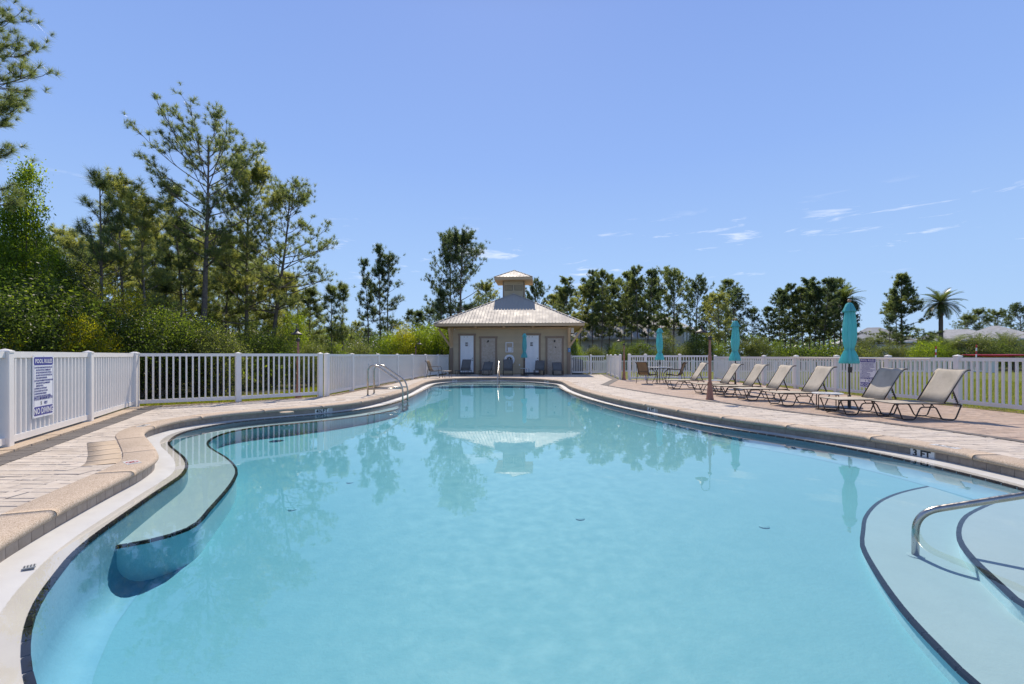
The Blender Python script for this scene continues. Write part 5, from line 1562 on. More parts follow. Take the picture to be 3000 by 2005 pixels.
def needles(P, D, S, n, L, w, rng, spread=(0.2, 1.5)):
    N = len(P)
    P, D, S = np.repeat(P, n, 0), np.repeat(unit(D), n, 0), np.repeat(S, n)
    th = rng.uniform(spread[0], spread[1], N * n)
    rv = unit(rng.normal(size=(N * n, 3)))
    pr = unit(rv - D * np.sum(rv * D, 1, keepdims=True))
    dr = D * np.cos(th)[:, None] + pr * np.sin(th)[:, None]
    base = P - D * (rng.uniform(0.0, 0.55, N * n) * L * S)[:, None]
    tip = base + dr * (L * S * rng.uniform(0.7, 1.1, N * n))[:, None]
    tip[:, 2] -= 0.12 * L * S * rng.uniform(0, 1, N * n)
    sd = unit(np.cross(dr, rng.normal(size=(N * n, 3)))) * (w * 0.5)
    V = np.stack([base - sd, base + sd, tip], 1).reshape(-1, 3)
    F = np.arange(len(V)).reshape(-1, 3)
    return V, F
def limb(start, az, L, e0, e1, K, rng, wig=0.06):
    """N limbs: start (N,3), azimuth, length, elevation from e0 to e1 -> (N,K,3)"""
    N = len(az)
    s = np.linspace(0, 1, K)
    e = e0[:, None] + (e1 - e0)[:, None] * s[None, :]
    a = az[:, None] + np.cumsum(rng.normal(0, wig, (N, K)), 1)
    st = np.stack([np.cos(e) * np.cos(a), np.cos(e) * np.sin(a), np.sin(e)], -1) * (L[:, None, None] / (K - 1))
    P = np.cumsum(st, 1)
    P = P - P[:, :1]
    return start[:, None, :] + P
def pine(seed, H, r0=0.12, cb=0.45, Rm=2.2, prof='round', n1=44, n2=5, nn=26, L=0.26, w=0.012, elo=0.0, ehi=1.0, lean=(0.0, 0.0), wander=0.15, dens=1.0, fork=False):
    rng = np.random.default_rng(seed)
    K = 12
    s = np.linspace(0, 1, K)
    tx = lean[0] * s ** 1.5 + wander * np.sin(s * rng.uniform(2, 5) + rng.uniform(0, 6)) * s
    ty = lean[1] * s ** 1.5 + wander * np.sin(s * rng.uniform(2, 5) + rng.uniform(0, 6)) * s
    tx -= tx[0]; ty -= ty[0]
    tr = np.stack([tx, ty, s * H], -1)
    rad = r0 * (1 - 0.86 * s) * (1 + 0.35 * np.exp(-s * 22))
    tv, tf = tubes(tr[None], rad[None], 9)
    t = np.sort(rng.uniform(cb, 0.985, n1))
    u = (t - cb) / (1 - cb)
    if prof == 'round':
        pf = np.sin(PI * (0.16 + 0.80 * u)) ** 0.7
    elif prof == 'cone':
        pf = (1 - u) * 0.86 + 0.14
    elif prof == 'column':
        pf = np.sin(PI * (0.28 + 0.64 * u)) ** 0.5
    else:   # umbrella
        pf = np.where(u < 0.55, 0.55 + 0.45 * u / 0.55, np.sqrt(np.maximum(0.03, 1 - ((u - 0.55) / 0.5) ** 2)))
    Ls = Rm * pf * rng.uniform(0.62, 1.05, n1)
    az = np.cumsum(np.full(n1, 2.39996)) + rng.normal(0, 0.5, n1)
    st = np.stack([np.interp(t, s, tx), np.interp(t, s, ty), t * H], -1)
    e0 = elo + (ehi - elo) * u + rng.normal(0, 0.14, n1)
    e1 = e0 + rng.uniform(0.1, 0.55, n1)
    K1 = 7
    P1 = limb(st, az, Ls, e0, e1, K1, rng, 0.10)
    r1 = (np.interp(t, s, rad) * 0.42)[:, None] * (1 - 0.82 * np.linspace(0, 1, K1))[None] + 0.004
    r1 = np.minimum(r1, (0.010 + 0.016 * Ls)[:, None])
    # secondaries
    m = n1 * n2
    own = np.repeat(np.arange(n1), n2)
    q = np.clip(np.tile(np.linspace(0.42, 1.0, n2), n1) + rng.normal(0, 0.05, m), 0.25, 1.0)
    fi = q * (K1 - 1)
    i0 = np.minimum(fi.astype(int), K1 - 2)
    fr = (fi - i0)[:, None]
    s2 = P1[own, i0] * (1 - fr) + P1[own, i0 + 1] * fr
    side = rng.choice([-1, 1], m)
    az2 = az[own] + side * rng.uniform(0.3, 1.15, m)
    L2 = np.clip(Ls[own] * 0.30, 0.22, 0.62) * rng.uniform(0.6, 1.25, m)
    e2 = e0[own] * 0.6 + rng.uniform(-0.2, 0.5, m)
    P2 = limb(s2, az2, L2, e2, e2 + rng.uniform(0.3, 0.9, m), 4, rng, 0.15)
    r2 = np.linspace(0.011, 0.005, 4)[None].repeat(m, 0)
    v1, f1 = tubes(P1, r1, 5)
    v2, f2 = tubes(P2, r2, 4)
    # tufts
    tp, td, ts = [], [], []
    def put(P, D, S):
        tp.append(P); td.append(D); ts.append(S)
    d2 = unit(P2[:, -1] - P2[:, -2])
    put(P2[:, -1], d2 + [0, 0, .35], rng.uniform(0.85, 1.2, m))
    for rad_, sh in ((0.10, 0.8), (0.15, 0.8), (0.19, 0.55)):
        dup = rng.uniform(size=m) < sh * dens
        nd = dup.sum()
        put(P2[dup, -1] + rng.normal(0, rad_, (nd, 3)) * [1, 1, .7], d2[dup] + rng.normal(0, .45, (nd, 3)) + [0, 0, .5], rng.uniform(0.7, 1.1, nd))
    put(P1[:, -1], unit(P1[:, -1] - P1[:, -2]) + [0, 0, .3], rng.uniform(0.9, 1.3, n1))
    kt = 5
    put(tr[-1] + np.stack([np.zeros(kt), np.zeros(kt), -np.linspace(0, 0.5, kt)], -1), np.tile([0, 0, 1.0], (kt, 1)) + rng.normal(0, .2, (kt, 3)), np.full(kt, 1.2))
    tp, td, ts = np.concatenate(tp), np.concatenate(td), np.concatenate(ts)
    V, F = needles(tp, td, ts, nn, L, w, rng)
    return dict(trunk=np_mesh('trunk', tv, tf, M['bark'], 4), limbs=np_mesh('limbs', np.vstack([v1, v2]), np.vstack([f1, f2 + len(v1)]), M['bark'], 4), crown=np_mesh('crown', V, F, M['needle'], 3), H=H)
def leaves(C, size, rng, up=0.5, asp=0.5):
    """rhombus leaves at C"""
    n = len(C)
    nr = unit(rng.normal(size=(n, 3)) + [0, 0, up])
    a = unit(np.cross(nr, rng.normal(size=(n, 3))))
    b = np.cross(nr, a)
    s = size * rng.uniform(0.6, 1.25, n)[:, None]
    V = np.stack([C - a * s * .5, C + b * s * asp * .5 - a * s * .05, C + a * s * .5, C - b * s * asp * .5 - a * s * .05], 1).reshape(-1, 3)
    return V, np.arange(4 * n).reshape(-1, 4)
def broadleaf(seed, rx, rz, nc=60, nl=90, size=0.09, base=0.25, spire=0.0, cs=0.28, asp=0.5, stem=0.03):
    """a leafy shrub or small tree, unit placed at origin; crown spans z base..base+2*rz"""
    rng = np.random.default_rng(seed)
    d = unit(rng.normal(size=(nc, 3)))
    rr = rng.uniform(0.25, 1.0, nc) ** 0.45
    bump_ = 1 + 0.25 * np.sin(d[:, 0] * 5 + seed) * np.cos(d[:, 1] * 4 + seed * 2)
    C = d * rr[:, None] * bump_[:, None] * [rx, rx, rz]
    C[:, 2] += rz + base
    if spire:
        t = np.clip((C[:, 2] - base) / (2 * rz), 0, 1)
        C[:, :2] *= (1 - spire * t)[:, None]
    cl = rng.normal(size=(nc, nl, 3)) * cs * rng.uniform(0.6, 1.3, (nc, 1, 1)) * [1, 1, .75]
    P = (C[:, None, :] + cl).reshape(-1, 3)
    P[:, 2] = np.maximum(P[:, 2], 0.03)
    V, F = leaves(P, size, rng, 0.5, asp)
    ns = min(nc, 26)
    s = np.linspace(0, 1, 5)
    b0 = np.concatenate([rng.normal(0, 0.06, (ns, 2)), np.zeros((ns, 1))], 1)
    mid = np.stack([C[:ns, 0] * .35, C[:ns, 1] * .35, C[:ns, 2] * .55], -1)
    Pl = b0[:, None] * ((1 - s) ** 2)[None, :, None] + mid[:, None] * (2 * s * (1 - s))[None, :, None] + C[:ns, None] * (s ** 2)[None, :, None]
    tv, tf = tubes(Pl, np.repeat((stem * (1 - .8 * s))[None], ns, 0), 5)
    return dict(stems=np_mesh('stems', tv, tf, M['bark'], 4), foliage=np_mesh('foliage', V, F, M['leaf'], 4), H=base + 2 * rz)
def plant(name, label, cat, var, x, y, H, rz=None, wide=1.0, mats=None, group=None, z=-0.15):
    """one plant: an Empty with the parts of VAR as children, scaled to height H"""
    o = thing(name, label, cat, (x, y, z), rz if rz is not None else random.uniform(0, 6.28), group)
    k = H / var['H']
    o.scale = (k * wide, k * wide, k)
    for nm in ('trunk', 'limbs', 'crown', 'stems', 'foliage', 'fronds', 'dry_fronds'):
        if nm in var:
            c = link(nm, var[nm], o)
            if mats and nm in mats:
                c.material_slots[0].link = 'OBJECT'
                c.material_slots[0].material = M[mats[nm]]
    return o
def at(px, d):
    return (px - 1500.0) / 1333.33 * d
def hgt(py, d):
    return 1.22 + (1042.0 - py) * d / 1333.33 + 0.15

V = {}
V['big'] = pine(3, 11.2, 0.155, 0.46, 3.1, 'umbrella', 40, 9, 40, 0.25, 0.013, 0.1, 0.85, (0.3, 0), 0.22)
V['lean'] = pine(5, 9.4, 0.13, 0.36, 2.7, 'round', 44, 9, 36, 0.23, 0.013, 0.0, 0.75, (1.0, 0.0), 0.25)
V['open'] = pine(8, 8.0, 0.085, 0.42, 1.8, 'cone', 22, 5, 50, 0.30, 0.010, 0.4, 0.95, (0, 0), 0.05, 0.5)
V['slim'] = pine(9, 8.0, 0.075, 0.36, 1.3, 'column', 28, 5, 38, 0.26, 0.013, 0.1, 0.9, (0, 0), 0.12, 0.8)
V['slim2'] = pine(21, 9.0, 0.085, 0.34, 1.5, 'cone', 32, 6, 34, 0.27, 0.015, 0.1, 0.85, (0.2, 0), 0.15, 0.8)
V['full'] = pine(12, 10.0, 0.13, 0.28, 2.7, 'round', 54, 10, 34, 0.26, 0.015, 0.0, 0.8, (0, 0), 0.15)
V['row'] = pine(14, 11.0, 0.11, 0.36, 1.5, 'column', 46, 7, 32, 0.29, 0.023, 0.0, 0.7, (0, 0), 0.2)
V['row2'] = pine(15, 11.0, 0.11, 0.30, 1.8, 'round', 48, 7, 32, 0.29, 0.023, 0.0, 0.7, (0.4, 0), 0.25)
V['round'] = pine(18, 10.0, 0.17, 0.34, 2.9, 'umbrella', 44, 10, 32, 0.29, 0.022, 0.3, 0.8, (0, 0), 0.2)
V['cone'] = pine(19, 10.5, 0.15, 0.20, 3.2, 'cone', 74, 9, 32, 0.29, 0.024, -0.05, 0.75, (0, 0), 0.1)
V['edge'] = pine(23, 12.0, 0.16, 0.42, 2.2, 'round', 46, 8, 80, 0.24, 0.007, -0.05, 0.6, (0, 0), 0.1)
V['young'] = pine(27, 5.2, 0.045, 0.20, 1.0, 'cone', 24, 4, 38, 0.25, 0.013, 0.3, 0.95, (0, 0), 0.06, 0.6)

PG = 'pines of the woods beyond the fences'
pines = [  # variant, photo column, distance, photo row of the tip, width, needle material, label
    ('edge', -195, 10.6, -150, 1.0, 'needle', 'tall near pine whose trunk stands out of frame, only its branch tips showing'),
    ('open', 296, 17.0, 503, 1.0, 'needle', 'open young pine with a bare straight trunk and candle-like shoots'),
    ('slim', 362, 19.0, 548, 1.05, 'needle_y', 'slender pine close behind the open young pine'),
    ('slim', 428, 18.0, 603, 1.2, 'needle_y', 'short bushy-topped pine between the open young pine and the giant one'),
    ('slim2', 528, 21.5, 560, 0.95, 'needle_d', 'thin straggly pine just beside the giant pine, lower than it'),
    ('big', 592, 21.0, 404, 1.0, 'needle', 'giant spreading pine with the thickest trunk, tallest tree of the woods'),
    ('full', 725, 23.5, 508, 0.86, 'needle_y', 'full pale-green pine touching the giant pine on its pool house side'),
    ('lean', 795, 24.0, 578, 1.0, 'needle', 'dark leaning pine with a crooked trunk and a crown hanging towards the pool'),
    ('young', 845, 25.5, 800, 1.4, 'needle_y', 'small bushy pine under the crown of the leaning pine'),
    ('young', 905, 27.0, 845, 1.5, 'needle', 'small pine just beyond the leaning pine, behind the copper lamp'),
    ('young', 972, 26.0, 838, 1.1, 'needle', 'thin young pine, first of two pointed tips past the leaning pine'),
    ('young', 1005, 27.0, 832, 1.05, 'needle', 'thin young pine, second of two pointed tips past the leaning pine'),
    ('slim2', 1115, 36.0, 724, 0.9, 'needle_d', 'tallest of the three tall thin pines standing apart against the sky'),
    ('slim2', 1078, 37.0, 768, 0.85, 'needle_d', 'shortest of the three tall thin pines standing apart, on their woods side'),
    ('slim', 1137, 36.5, 760, 1.0, 'needle_d', 'one of the three tall thin pines standing apart, on their pool house side'),
    ('full', 1349, 44.0, 700, 0.98, 'needle_d', 'large round-topped pine rising just beside the pool house roof'),
    ('full', 1322, 46.0, 706, 0.80, 'needle_d', 'second trunk of the round-topped pair beside the pool house roof'),
    ('young', 1294, 40.0, 850, 1.0, 'needle_d', 'thin dark young pine before the round-topped pair'),
    ('young', 1231, 36.0, 912, 1.3, 'needle_d', 'single-stemmed small pine in the bright shrubs by the far lamp'),
    ('full', 1420, 52.0, 842, 0.9, 'needle_y', 'low wide pine peeping out over the roof beside the cupola'),
    ('round', 1568, 56.0, 845, 0.75, 'needle_d', 'round pine just past the cupola on the lounger side'),
    ('row2', 1612, 58.0, 866, 1.1, 'needle_y', 'lower pine between the round one past the cupola and the long row'),
    ('row', 1660, 55.0, 822, 1.1, 'needle', 'first tall pine of the long row, nearest the pool house'),
    ('row2', 1698, 58.0, 842, 1.0, 'needle_y', 'second pine of the long row from the pool house, paler'),
    ('row', 1736, 56.0, 802, 0.8, 'needle_d', 'narrow third pine of the long row from the pool house'),
    ('row2', 1762, 54.0, 801, 0.95, 'needle', 'fourth pine of the long row, full-crowned'),
    ('row', 1786, 57.0, 814, 0.85, 'needle_d', 'fifth pine of the long row, tucked against the full-crowned one'),
    ('row2', 1827, 55.0, 802, 0.9, 'needle', 'sixth pine of the long row, standing over the white house roof'),
    ('row', 1850, 57.0, 812, 0.85, 'needle_d', 'seventh pine of the long row, behind the tallest'),
    ('row', 1868, 52.0, 790, 0.8, 'needle', 'tallest pine of the long row, its top like a bottle brush'),
    ('row2', 1897, 53.0, 796, 0.85, 'needle_d', 'slender last pine of the long row with a small knob on top'),
    ('round', 1972, 50.0, 812, 0.95, 'needle', 'round-crowned pine with forked limbs before the sage house'),
    ('round', 2042, 53.0, 836, 0.75, 'needle_d', 'smaller round pine leaning against the forked one'),
    ('full', 2104, 47.0, 872, 1.05, 'needle_y', 'dense pale pine behind the goose-neck lamp'),
    ('round', 2150, 58.0, 866, 1.0, 'needle_d', 'dark flat-topped pine behind the middle umbrella'),
    ('full', 2205, 62.0, 912, 0.95, 'needle_d', 'low dark pine just past the middle umbrella'),
    ('row2', 2258, 60.0, 902, 1.0, 'needle_d', 'sparse pine alone between the middle umbrella and the clump'),
    ('row2', 2287, 60.0, 852, 1.0, 'needle_d', 'first pine of the clump beside the big umbrella'),
    ('row', 2316, 61.0, 840, 1.0, 'needle_d', 'second pine of the clump beside the big umbrella'),
    ('row2', 2354, 60.0, 845, 1.0, 'needle', 'third pine of the clump, broad and lower than its neighbour'),
    ('row', 2387, 60.0, 834, 0.95, 'needle_d', 'fourth pine of the clump beside the big umbrella'),
    ('row2', 2413, 59.0, 821, 0.95, 'needle_d', 'tallest pine of the clump beside the big umbrella'),
    ('row', 2446, 61.0, 842, 0.95, 'needle_d', 'pine of the clump right beside the palm crown'),
    ('row2', 2492, 62.0, 888, 0.8, 'needle_d', 'last low pine of the clump, behind the big umbrella'),
    ('cone', 2643, 52.0, 803, 1.0, 'needle', 'broad conical pine standing alone before the grey roofs'),
    ('slim2', 2628, 51.0, 850, 0.9, 'needle_d', 'thin second stem inside the broad conical pine'),
    ('slim', 2607, 49.0, 930, 1.1, 'needle_d', 'short thin pine at the foot of the broad conical pine'),
    ('full', 2833, 112.0, 932, 1.3, 'needle', 'far rounded pine just past the tall palm'),
    ('full', 2872, 112.0, 914, 1.2, 'needle', 'middle one of three far rounded pines over the aqua house'),
    ('full', 2921, 112.0, 918, 1.3, 'needle', 'last of three far rounded pines over the aqua house'),
    ('round', 2990, 92.0, 904, 1.0, 'needle_d', 'far dark pine cut by the edge of the view, over the white house'),
    ('full', 1152, 72.0, 945, 1.1, 'needle_d', 'far dark pine low behind the three thin pines'),
    ('full', 1206, 72.0, 918, 1.1, 'needle_d', 'far dark pine between the thin pines and the round pair'),
    ('full', 1258, 72.0, 912, 1.1, 'needle_d', 'far dark pine low behind the round pair'),
    ('full', 1075, 60.0, 968, 1.2, 'needle_d', 'far dark pine above the small pale roof'),
]
for (vn, px, d, py, wd, nm, lab) in pines:
    kk = {'lean': 0.0, 'big': 0.3, 'open': 2.0, 'edge': 0.4}.get(vn)
    plant('pine_tree', lab, 'pine tree', V[vn], at(px, d), d, hgt(py, d), kk, wd, {'crown': nm}, PG)
# second rank of the woods, filling the dark between the trunks
rk_ = random.Random(5)
back = [(60, 20, 760), (150, 22, 735), (215, 26, 720), (262, 23, 740), (330, 27, 690), (395, 24, 690), (450, 29, 700), (492, 25, 745), (560, 30, 720), (640, 27, 690), (668, 32, 770), (700, 29, 740), (752, 33, 790), (815, 34, 840), (870, 36, 870), (930, 38, 900), (20, 17, 800), (990, 40, 930), (1045, 42, 950), (100, 28, 700), (185, 30, 690), (300, 33, 720), (425, 34, 660), (520, 36, 650), (600, 38, 690), (660, 24, 700), (720, 36, 720), (785, 28, 780), (850, 31, 830), (900, 32, 880), (545, 23, 780), (475, 21, 800), (350, 21, 790), (610, 25, 800)]
def place_word(px):
    for lim, w in ((160, 'below the spire-shaped broad-leaved tree'), (320, 'around the open young pine'), (470, 'between the open young pine and the giant'), (640, 'about the giant pine'), (760, 'between the giant and the leaning pine'), (880, 'about the leaning pine'), (2000, 'between the leaning pine and the three thin pines')):
        if px < lim:
            return w
for i, (px, d, py) in enumerate(back):
    plant('pine_tree', 'dim second-rank pine ' + place_word(px), 'pine tree', V[('slim', 'slim2', 'full', 'young')[i % 4]], at(px, d), d, hgt(py, d), None, (1.3, 1.15, 0.8, 1.4)[i % 4], {'crown': ('needle_y', 'needle', 'needle_y', 'needle')[i % 4]}, 'second rank of pines in the woods')
rowb = [(1640, 64), (1680, 66), (1716, 63), (1750, 65), (1775, 62), (1806, 66), (1840, 63), (1885, 66), (1915, 62), (1945, 66), (2070, 64), (2125, 66), (2300, 67), (2335, 66), (2372, 68), (2402, 66), (2430, 67), (2462, 66)]
for i, (px, d) in enumerate(rowb):
    plant('pine_tree', 'rear pine half hidden behind the ' + ('pines next to the pool house' if px < 1800 else 'pines over the sage house' if px < 2200 else 'clump by the big umbrella'), 'pine tree', V[('row', 'row2')[i % 2]], at(px, d), d, hgt(850 + 30 * math.sin(i * 2.1), d), None, 1.1, {'crown': ('needle_d', 'needle')[i % 2]}, 'rear rank of pines behind the tall row')
# ------------------------------------------------------------------ broad-leaved trees and shrubs
V['tree'] = broadleaf(31, 1.5, 3.0, 150, 110, 0.105, 1.0, 0.78, 0.20, 0.45, 0.05)
V['shrub'] = broadleaf(32, 1.4, 1.1, 100, 170, 0.065, 0.15, 0.25, 0.21)
V['shrub2'] = broadleaf(33, 1.2, 1.4, 90, 150, 0.060, 0.1, 0.45, 0.19, 0.4)
V['glossy'] = broadleaf(34, 1.5, 1.3, 100, 150, 0.075, 0.2, 0.4, 0.22, 0.5)
V['fine'] = broadleaf(35, 1.5, 1.5, 120, 130, 0.10, 0.1, 0.25, 0.30, 0.28)
V['hedge'] = broadleaf(36, 1.8, 0.9, 80, 80, 0.16, 0.1, 0.05, 0.34)
SG = 'shrubs beyond the fences'
shrubs = [  # name, variant, column, distance, top row, width, leaf material, label, category
    ('broadleaf_tree', 'tree', 78, 14.5, 450, 0.62, 'leaf_b', 'bright spire-shaped broad-leaved tree below the overhanging pine branches', 'tree'),
    ('broadleaf_tree', 'tree', 8, 14.0, 590, 0.8, 'leaf_b', 'bright broad-leaved tree cut by the edge of the view beside the spire-shaped one', 'tree'),
    ('broadleaf_tree', 'tree', 165, 16.0, 735, 1.0, 'leaf', 'mid-green broad tree in front of the open young pine', 'tree'),
    ('broadleaf_tree', 'tree', 62, 16.5, 690, 1.1, 'leaf', 'dense green broad-leaved tree filling the gap below the spire-shaped one', 'tree'),
    ('broadleaf_tree', 'tree', 232, 18.5, 742, 1.3, 'leaf_o', 'olive broad-leaved tree just behind the trunk of the open young pine', 'tree'),
    ('shrub', 'shrub', 35, 12.0, 880, 1.0, 'leaf_d', 'dark shrub behind the nearest fence post', 'shrub'),
    ('shrub', 'shrub2', 12, 11.6, 985, 0.9, 'leaf_y', 'yellow-tipped shrub just over the nearest fence post', 'shrub'),
    ('shrub', 'shrub', 110, 13.5, 830, 1.15, 'leaf_d', 'big dark shrub above the near pool rules sign', 'shrub'),
    ('shrub', 'shrub2', 225, 12.8, 925, 0.6, 'leaf_y', 'yellow-green shrub over the middle of the near fence', 'shrub'),
    ('shrub', 'shrub2', 292, 13.2, 950, 0.65, 'leaf_y', 'second yellow-green shrub over the far end of the near fence', 'shrub'),
    ('shrub', 'shrub2', 345, 15.5, 835, 0.8, 'leaf_y', 'tall yellow shrub with orange-tinged top below the slender pine', 'shrub'),
    ('shrub', 'glossy', 195, 14.5, 880, 0.9, 'leaf', 'mid-green shrub between the big dark one and the yellow ones', 'shrub'),
    ('shrub', 'glossy', 480, 15.2, 895, 0.95, 'leaf_d', 'dark glossy shrub at the foot of the straggly pine', 'shrub'),
    ('shrub', 'glossy', 585, 16.5, 925, 0.9, 'leaf', 'glossy green shrub before the giant pine trunk', 'shrub'),
    ('shrub', 'glossy', 640, 15.8, 958, 0.9, 'leaf_o', 'pale glossy shrub over the first panel of the crossing fence', 'shrub'),
    ('shrub', 'glossy', 410, 14.6, 960, 0.8, 'leaf_d', 'low dark shrub right behind the fence corner', 'shrub'),
    ('shrub', 'shrub', 800, 19.5, 975, 0.9, 'leaf_d', 'dark round shrub at the foot of the leaning pine', 'shrub'),
    ('shrub', 'shrub2', 858, 24.0, 912, 0.8, 'leaf_b', 'sunlit bright shrub behind the copper lamp by the woods', 'shrub'),
    ('shrub', 'shrub2', 735, 22.0, 935, 0.8, 'leaf', 'mid-green shrub between the giant and the leaning pines', 'shrub'),
    ('shrub', 'shrub', 905, 20.0, 1006, 0.8, 'leaf_o', 'olive shrub low over the second crossing panel', 'shrub'),
    ('shrub', 'shrub2', 988, 25.0, 1008, 1.0, 'leaf_b', 'small bright shrub over the start of the long fence', 'shrub'),
    ('shrub', 'shrub', 1050, 28.0, 1010, 1.0, 'leaf_o', 'olive shrub before the small pale roof', 'shrub'),
    ('shrub', 'fine', 1138, 32.0, 985, 1.1, 'leaf_b', 'bright feathery shrub, first of the light-green bank by the long fence', 'shrub'),
    ('shrub', 'fine', 1185, 33.0, 966, 0.9, 'leaf_y', 'yellowest feathery shrub of the light-green bank', 'shrub'),
    ('shrub', 'fine', 1236, 34.0, 968, 1.1, 'leaf_b', 'feathery shrub behind the far lamp in the light-green bank', 'shrub'),
    ('shrub', 'fine', 1290, 34.0, 962, 1.1, 'leaf_b', 'feathery shrub of the light-green bank touching the pool house', 'shrub'),
    ('shrub', 'fine', 1684, 38.0, 1004, 0.7, 'leaf_b', 'bright shrub behind the gate beside the pool house', 'shrub'),
    ('shrub', 'shrub', 1742, 42.0, 1018, 0.9, 'leaf_o', 'small olive shrub behind the gate fence', 'shrub'),
    ('shrub', 'shrub2', 1815, 44.0, 1000, 1.1, 'leaf', 'bushy green shrub under the sixth pine of the row', 'shrub'),
    ('shrub', 'shrub', 1872, 43.0, 1004, 1.1, 'leaf_d', 'dark shrub between the row of pines and the table umbrella', 'shrub'),
    ('shrub', 'shrub2', 1952, 43.0, 970, 0.9, 'leaf_o', 'rounded olive shrub just past the table umbrella', 'shrub'),
    ('shrub', 'glossy', 2010, 43.0, 1004, 0.9, 'leaf_o', 'large-leaved olive shrub below the sage house wall', 'shrub'),
    ('shrub', 'glossy', 2052, 44.0, 975, 0.9, 'leaf_d', 'dark large-leaved shrub before the goose-neck lamp', 'shrub'),
    ('shrub', 'fine', 2110, 42.0, 1014, 0.9, 'leaf', 'low green shrub between the lamp and the middle umbrella', 'shrub'),
    ('shrub', 'shrub', 2180, 45.0, 1004, 1.1, 'leaf_o', 'olive shrub just past the middle umbrella', 'shrub'),
    ('shrub', 'glossy', 2226, 44.0, 985, 0.8, 'leaf_o', 'olive rounded shrub before the sparse lone pine', 'shrub'),
    ('shrub', 'shrub2', 2275, 45.0, 998, 0.8, 'leaf', 'green shrub at the foot of the clump of pines', 'shrub'),
    ('shrub', 'hedge', 2345, 48.0, 1020, 1.0, 'leaf_d', 'low dark hedge under the clump of pines', 'hedge'),
    ('shrub', 'hedge', 2440, 48.0, 1016, 1.0, 'leaf_d', 'low dark hedge behind the big umbrella', 'hedge'),
    ('shrub', 'shrub2', 2545, 47.0, 985, 1.1, 'leaf_o', 'tangled olive shrub below the first grey roof', 'shrub'),
    ('shrub', 'shrub', 2600, 42.0, 1014, 1.0, 'leaf_o', 'olive low shrub at the foot of the conical pine', 'shrub'),
    ('shrub', 'shrub', 2655, 42.0, 1014, 1.0, 'leaf_o', 'grey-olive low shrub between the conical pine and the bright one', 'shrub'),
    ('shrub', 'glossy', 2712, 39.0, 996, 1.0, 'leaf_b', 'vivid green rounded shrub before the short palm', 'shrub'),
    ('shrub', 'glossy', 2758, 40.0, 1002, 0.9, 'leaf', 'darker green shrub against the vivid one under the short palm', 'shrub'),
    ('shrub', 'shrub', 2856, 41.0, 988, 1.1, 'leaf_o', 'large olive shrub before the aqua house', 'shrub'),
    ('shrub', 'shrub', 2900, 42.0, 996, 1.0, 'leaf_d', 'dark shrub behind the red hull', 'shrub'),
    ('shrub', 'fine', 2962, 43.0, 988, 1.0, 'leaf_o', 'tall feathery olive shrub over the red hull', 'shrub'),
    ('shrub', 'shrub2', 3010, 44.0, 992, 1.0, 'leaf_o', 'olive shrub at the edge of the view past the red hull', 'shrub'),
    ('shrub', 'hedge', 2505, 45.0, 1022, 0.8, 'leaf_o', 'low olive hedge between the big umbrella and the second rules sign', 'hedge'),
]
for (nm, vn, px, d, py, wd, mt, lab, cat) in shrubs:
    plant(nm, lab, cat, V[vn], at(px, d), d, hgt(py, d), None, wd, {'foliage': mt}, SG if cat != 'tree' else None)

# ------------------------------------------------------------------ palms
def palm(seed, trunk_h, r, n, Lf, up=1.35, down=-0.5, dry=8):
    rng = np.random.default_rng(seed)
    K = 14
    s = np.linspace(0, 1, K)
    tr = np.stack([0.12 * s * s, 0.05 * s, s * trunk_h], -1)
    rad = r * (1.15 - 0.25 * s + 0.25 * np.exp(-((s - 0.97) / 0.08) ** 2)) * (1 + 0.05 * np.sin(s * 40))
    tv, tf = tubes(tr[None], rad[None], 10)
    def fr(n_, e_hi, e_lo, L_, droop, w_):
        az = np.arange(n_) * 2.39996 + rng.normal(0, .2, n_)
        e0 = np.linspace(e_hi, e_lo, n_) + rng.normal(0, .08, n_)
        P = limb(np.repeat(tr[-1:], n_, 0), az, L_ * rng.uniform(.85, 1.1, n_), e0, e0 - droop * rng.uniform(.8, 1.2, n_), 12, rng, 0.015)
        v, f = tubes(P, np.repeat(np.linspace(0.022, 0.006, 12)[None], n_, 0), 4)
        VV, FF = [v], [f]
        off = len(v)
        D = unit(np.gradient(P, axis=1))
        for sd in (-1, 1):
            for j in np.linspace(1.4, 11, 40):
                i0 = min(int(j), 10)
                fr_ = j - i0
                p = P[:, i0] * (1 - fr_) + P[:, i0 + 1] * fr_
                d = unit(D[:, i0])
                lat = unit(np.cross(d, [0, 0, 1.0])) * sd
                ll = w_ * (np.sin(PI * (0.12 + 0.82 * j / 11)) ** .6) * rng.uniform(.8, 1.1, n_)
                tip = p + (lat * .72 + d * .62 + np.array([0, 0, .20])) * ll[:, None]
                tip[:, 2] -= 0.10 * ll
                q = np.stack([p - d * .02, p + d * .02, tip + d * .004, tip - d * .004], 1).reshape(-1, 3)
                VV.append(q)
                FF.append(np.arange(len(q)).reshape(-1, 4) + off)
                off += len(q)
        return np.vstack(VV), np.vstack(FF)
    v, f = fr(n, up, down, Lf, 1.0, Lf * 0.24)
    out = dict(trunk=np_mesh('trunk', tv, tf, M['palm_bark'], 4), fronds=np_mesh('fronds', v, f, M['frond'], 4), H=trunk_h + Lf * 0.75)
    if dry:
        v, f = fr(dry, -0.75, -1.25, Lf * .75, 0.5, Lf * .10)
        out['dry_fronds'] = np_mesh('dry_fronds', v, f, M['frond_dry'], 4)
    return out
V['palm'] = palm(41, 7.0, 0.20, 60, 2.05, 1.35, -0.5, 8)
V['palm_low'] = palm(42, 1.6, 0.30, 60, 2.7, 1.35, -0.4, 0)
PMG = 'date palms beyond the lawn'
o = plant('palm_tree', 'tall palm with a ragged trunk past the conical pine', 'palm tree', V['palm'], at(2757, 50), 50, hgt(846, 50), 0.5, 1.0, None, PMG)
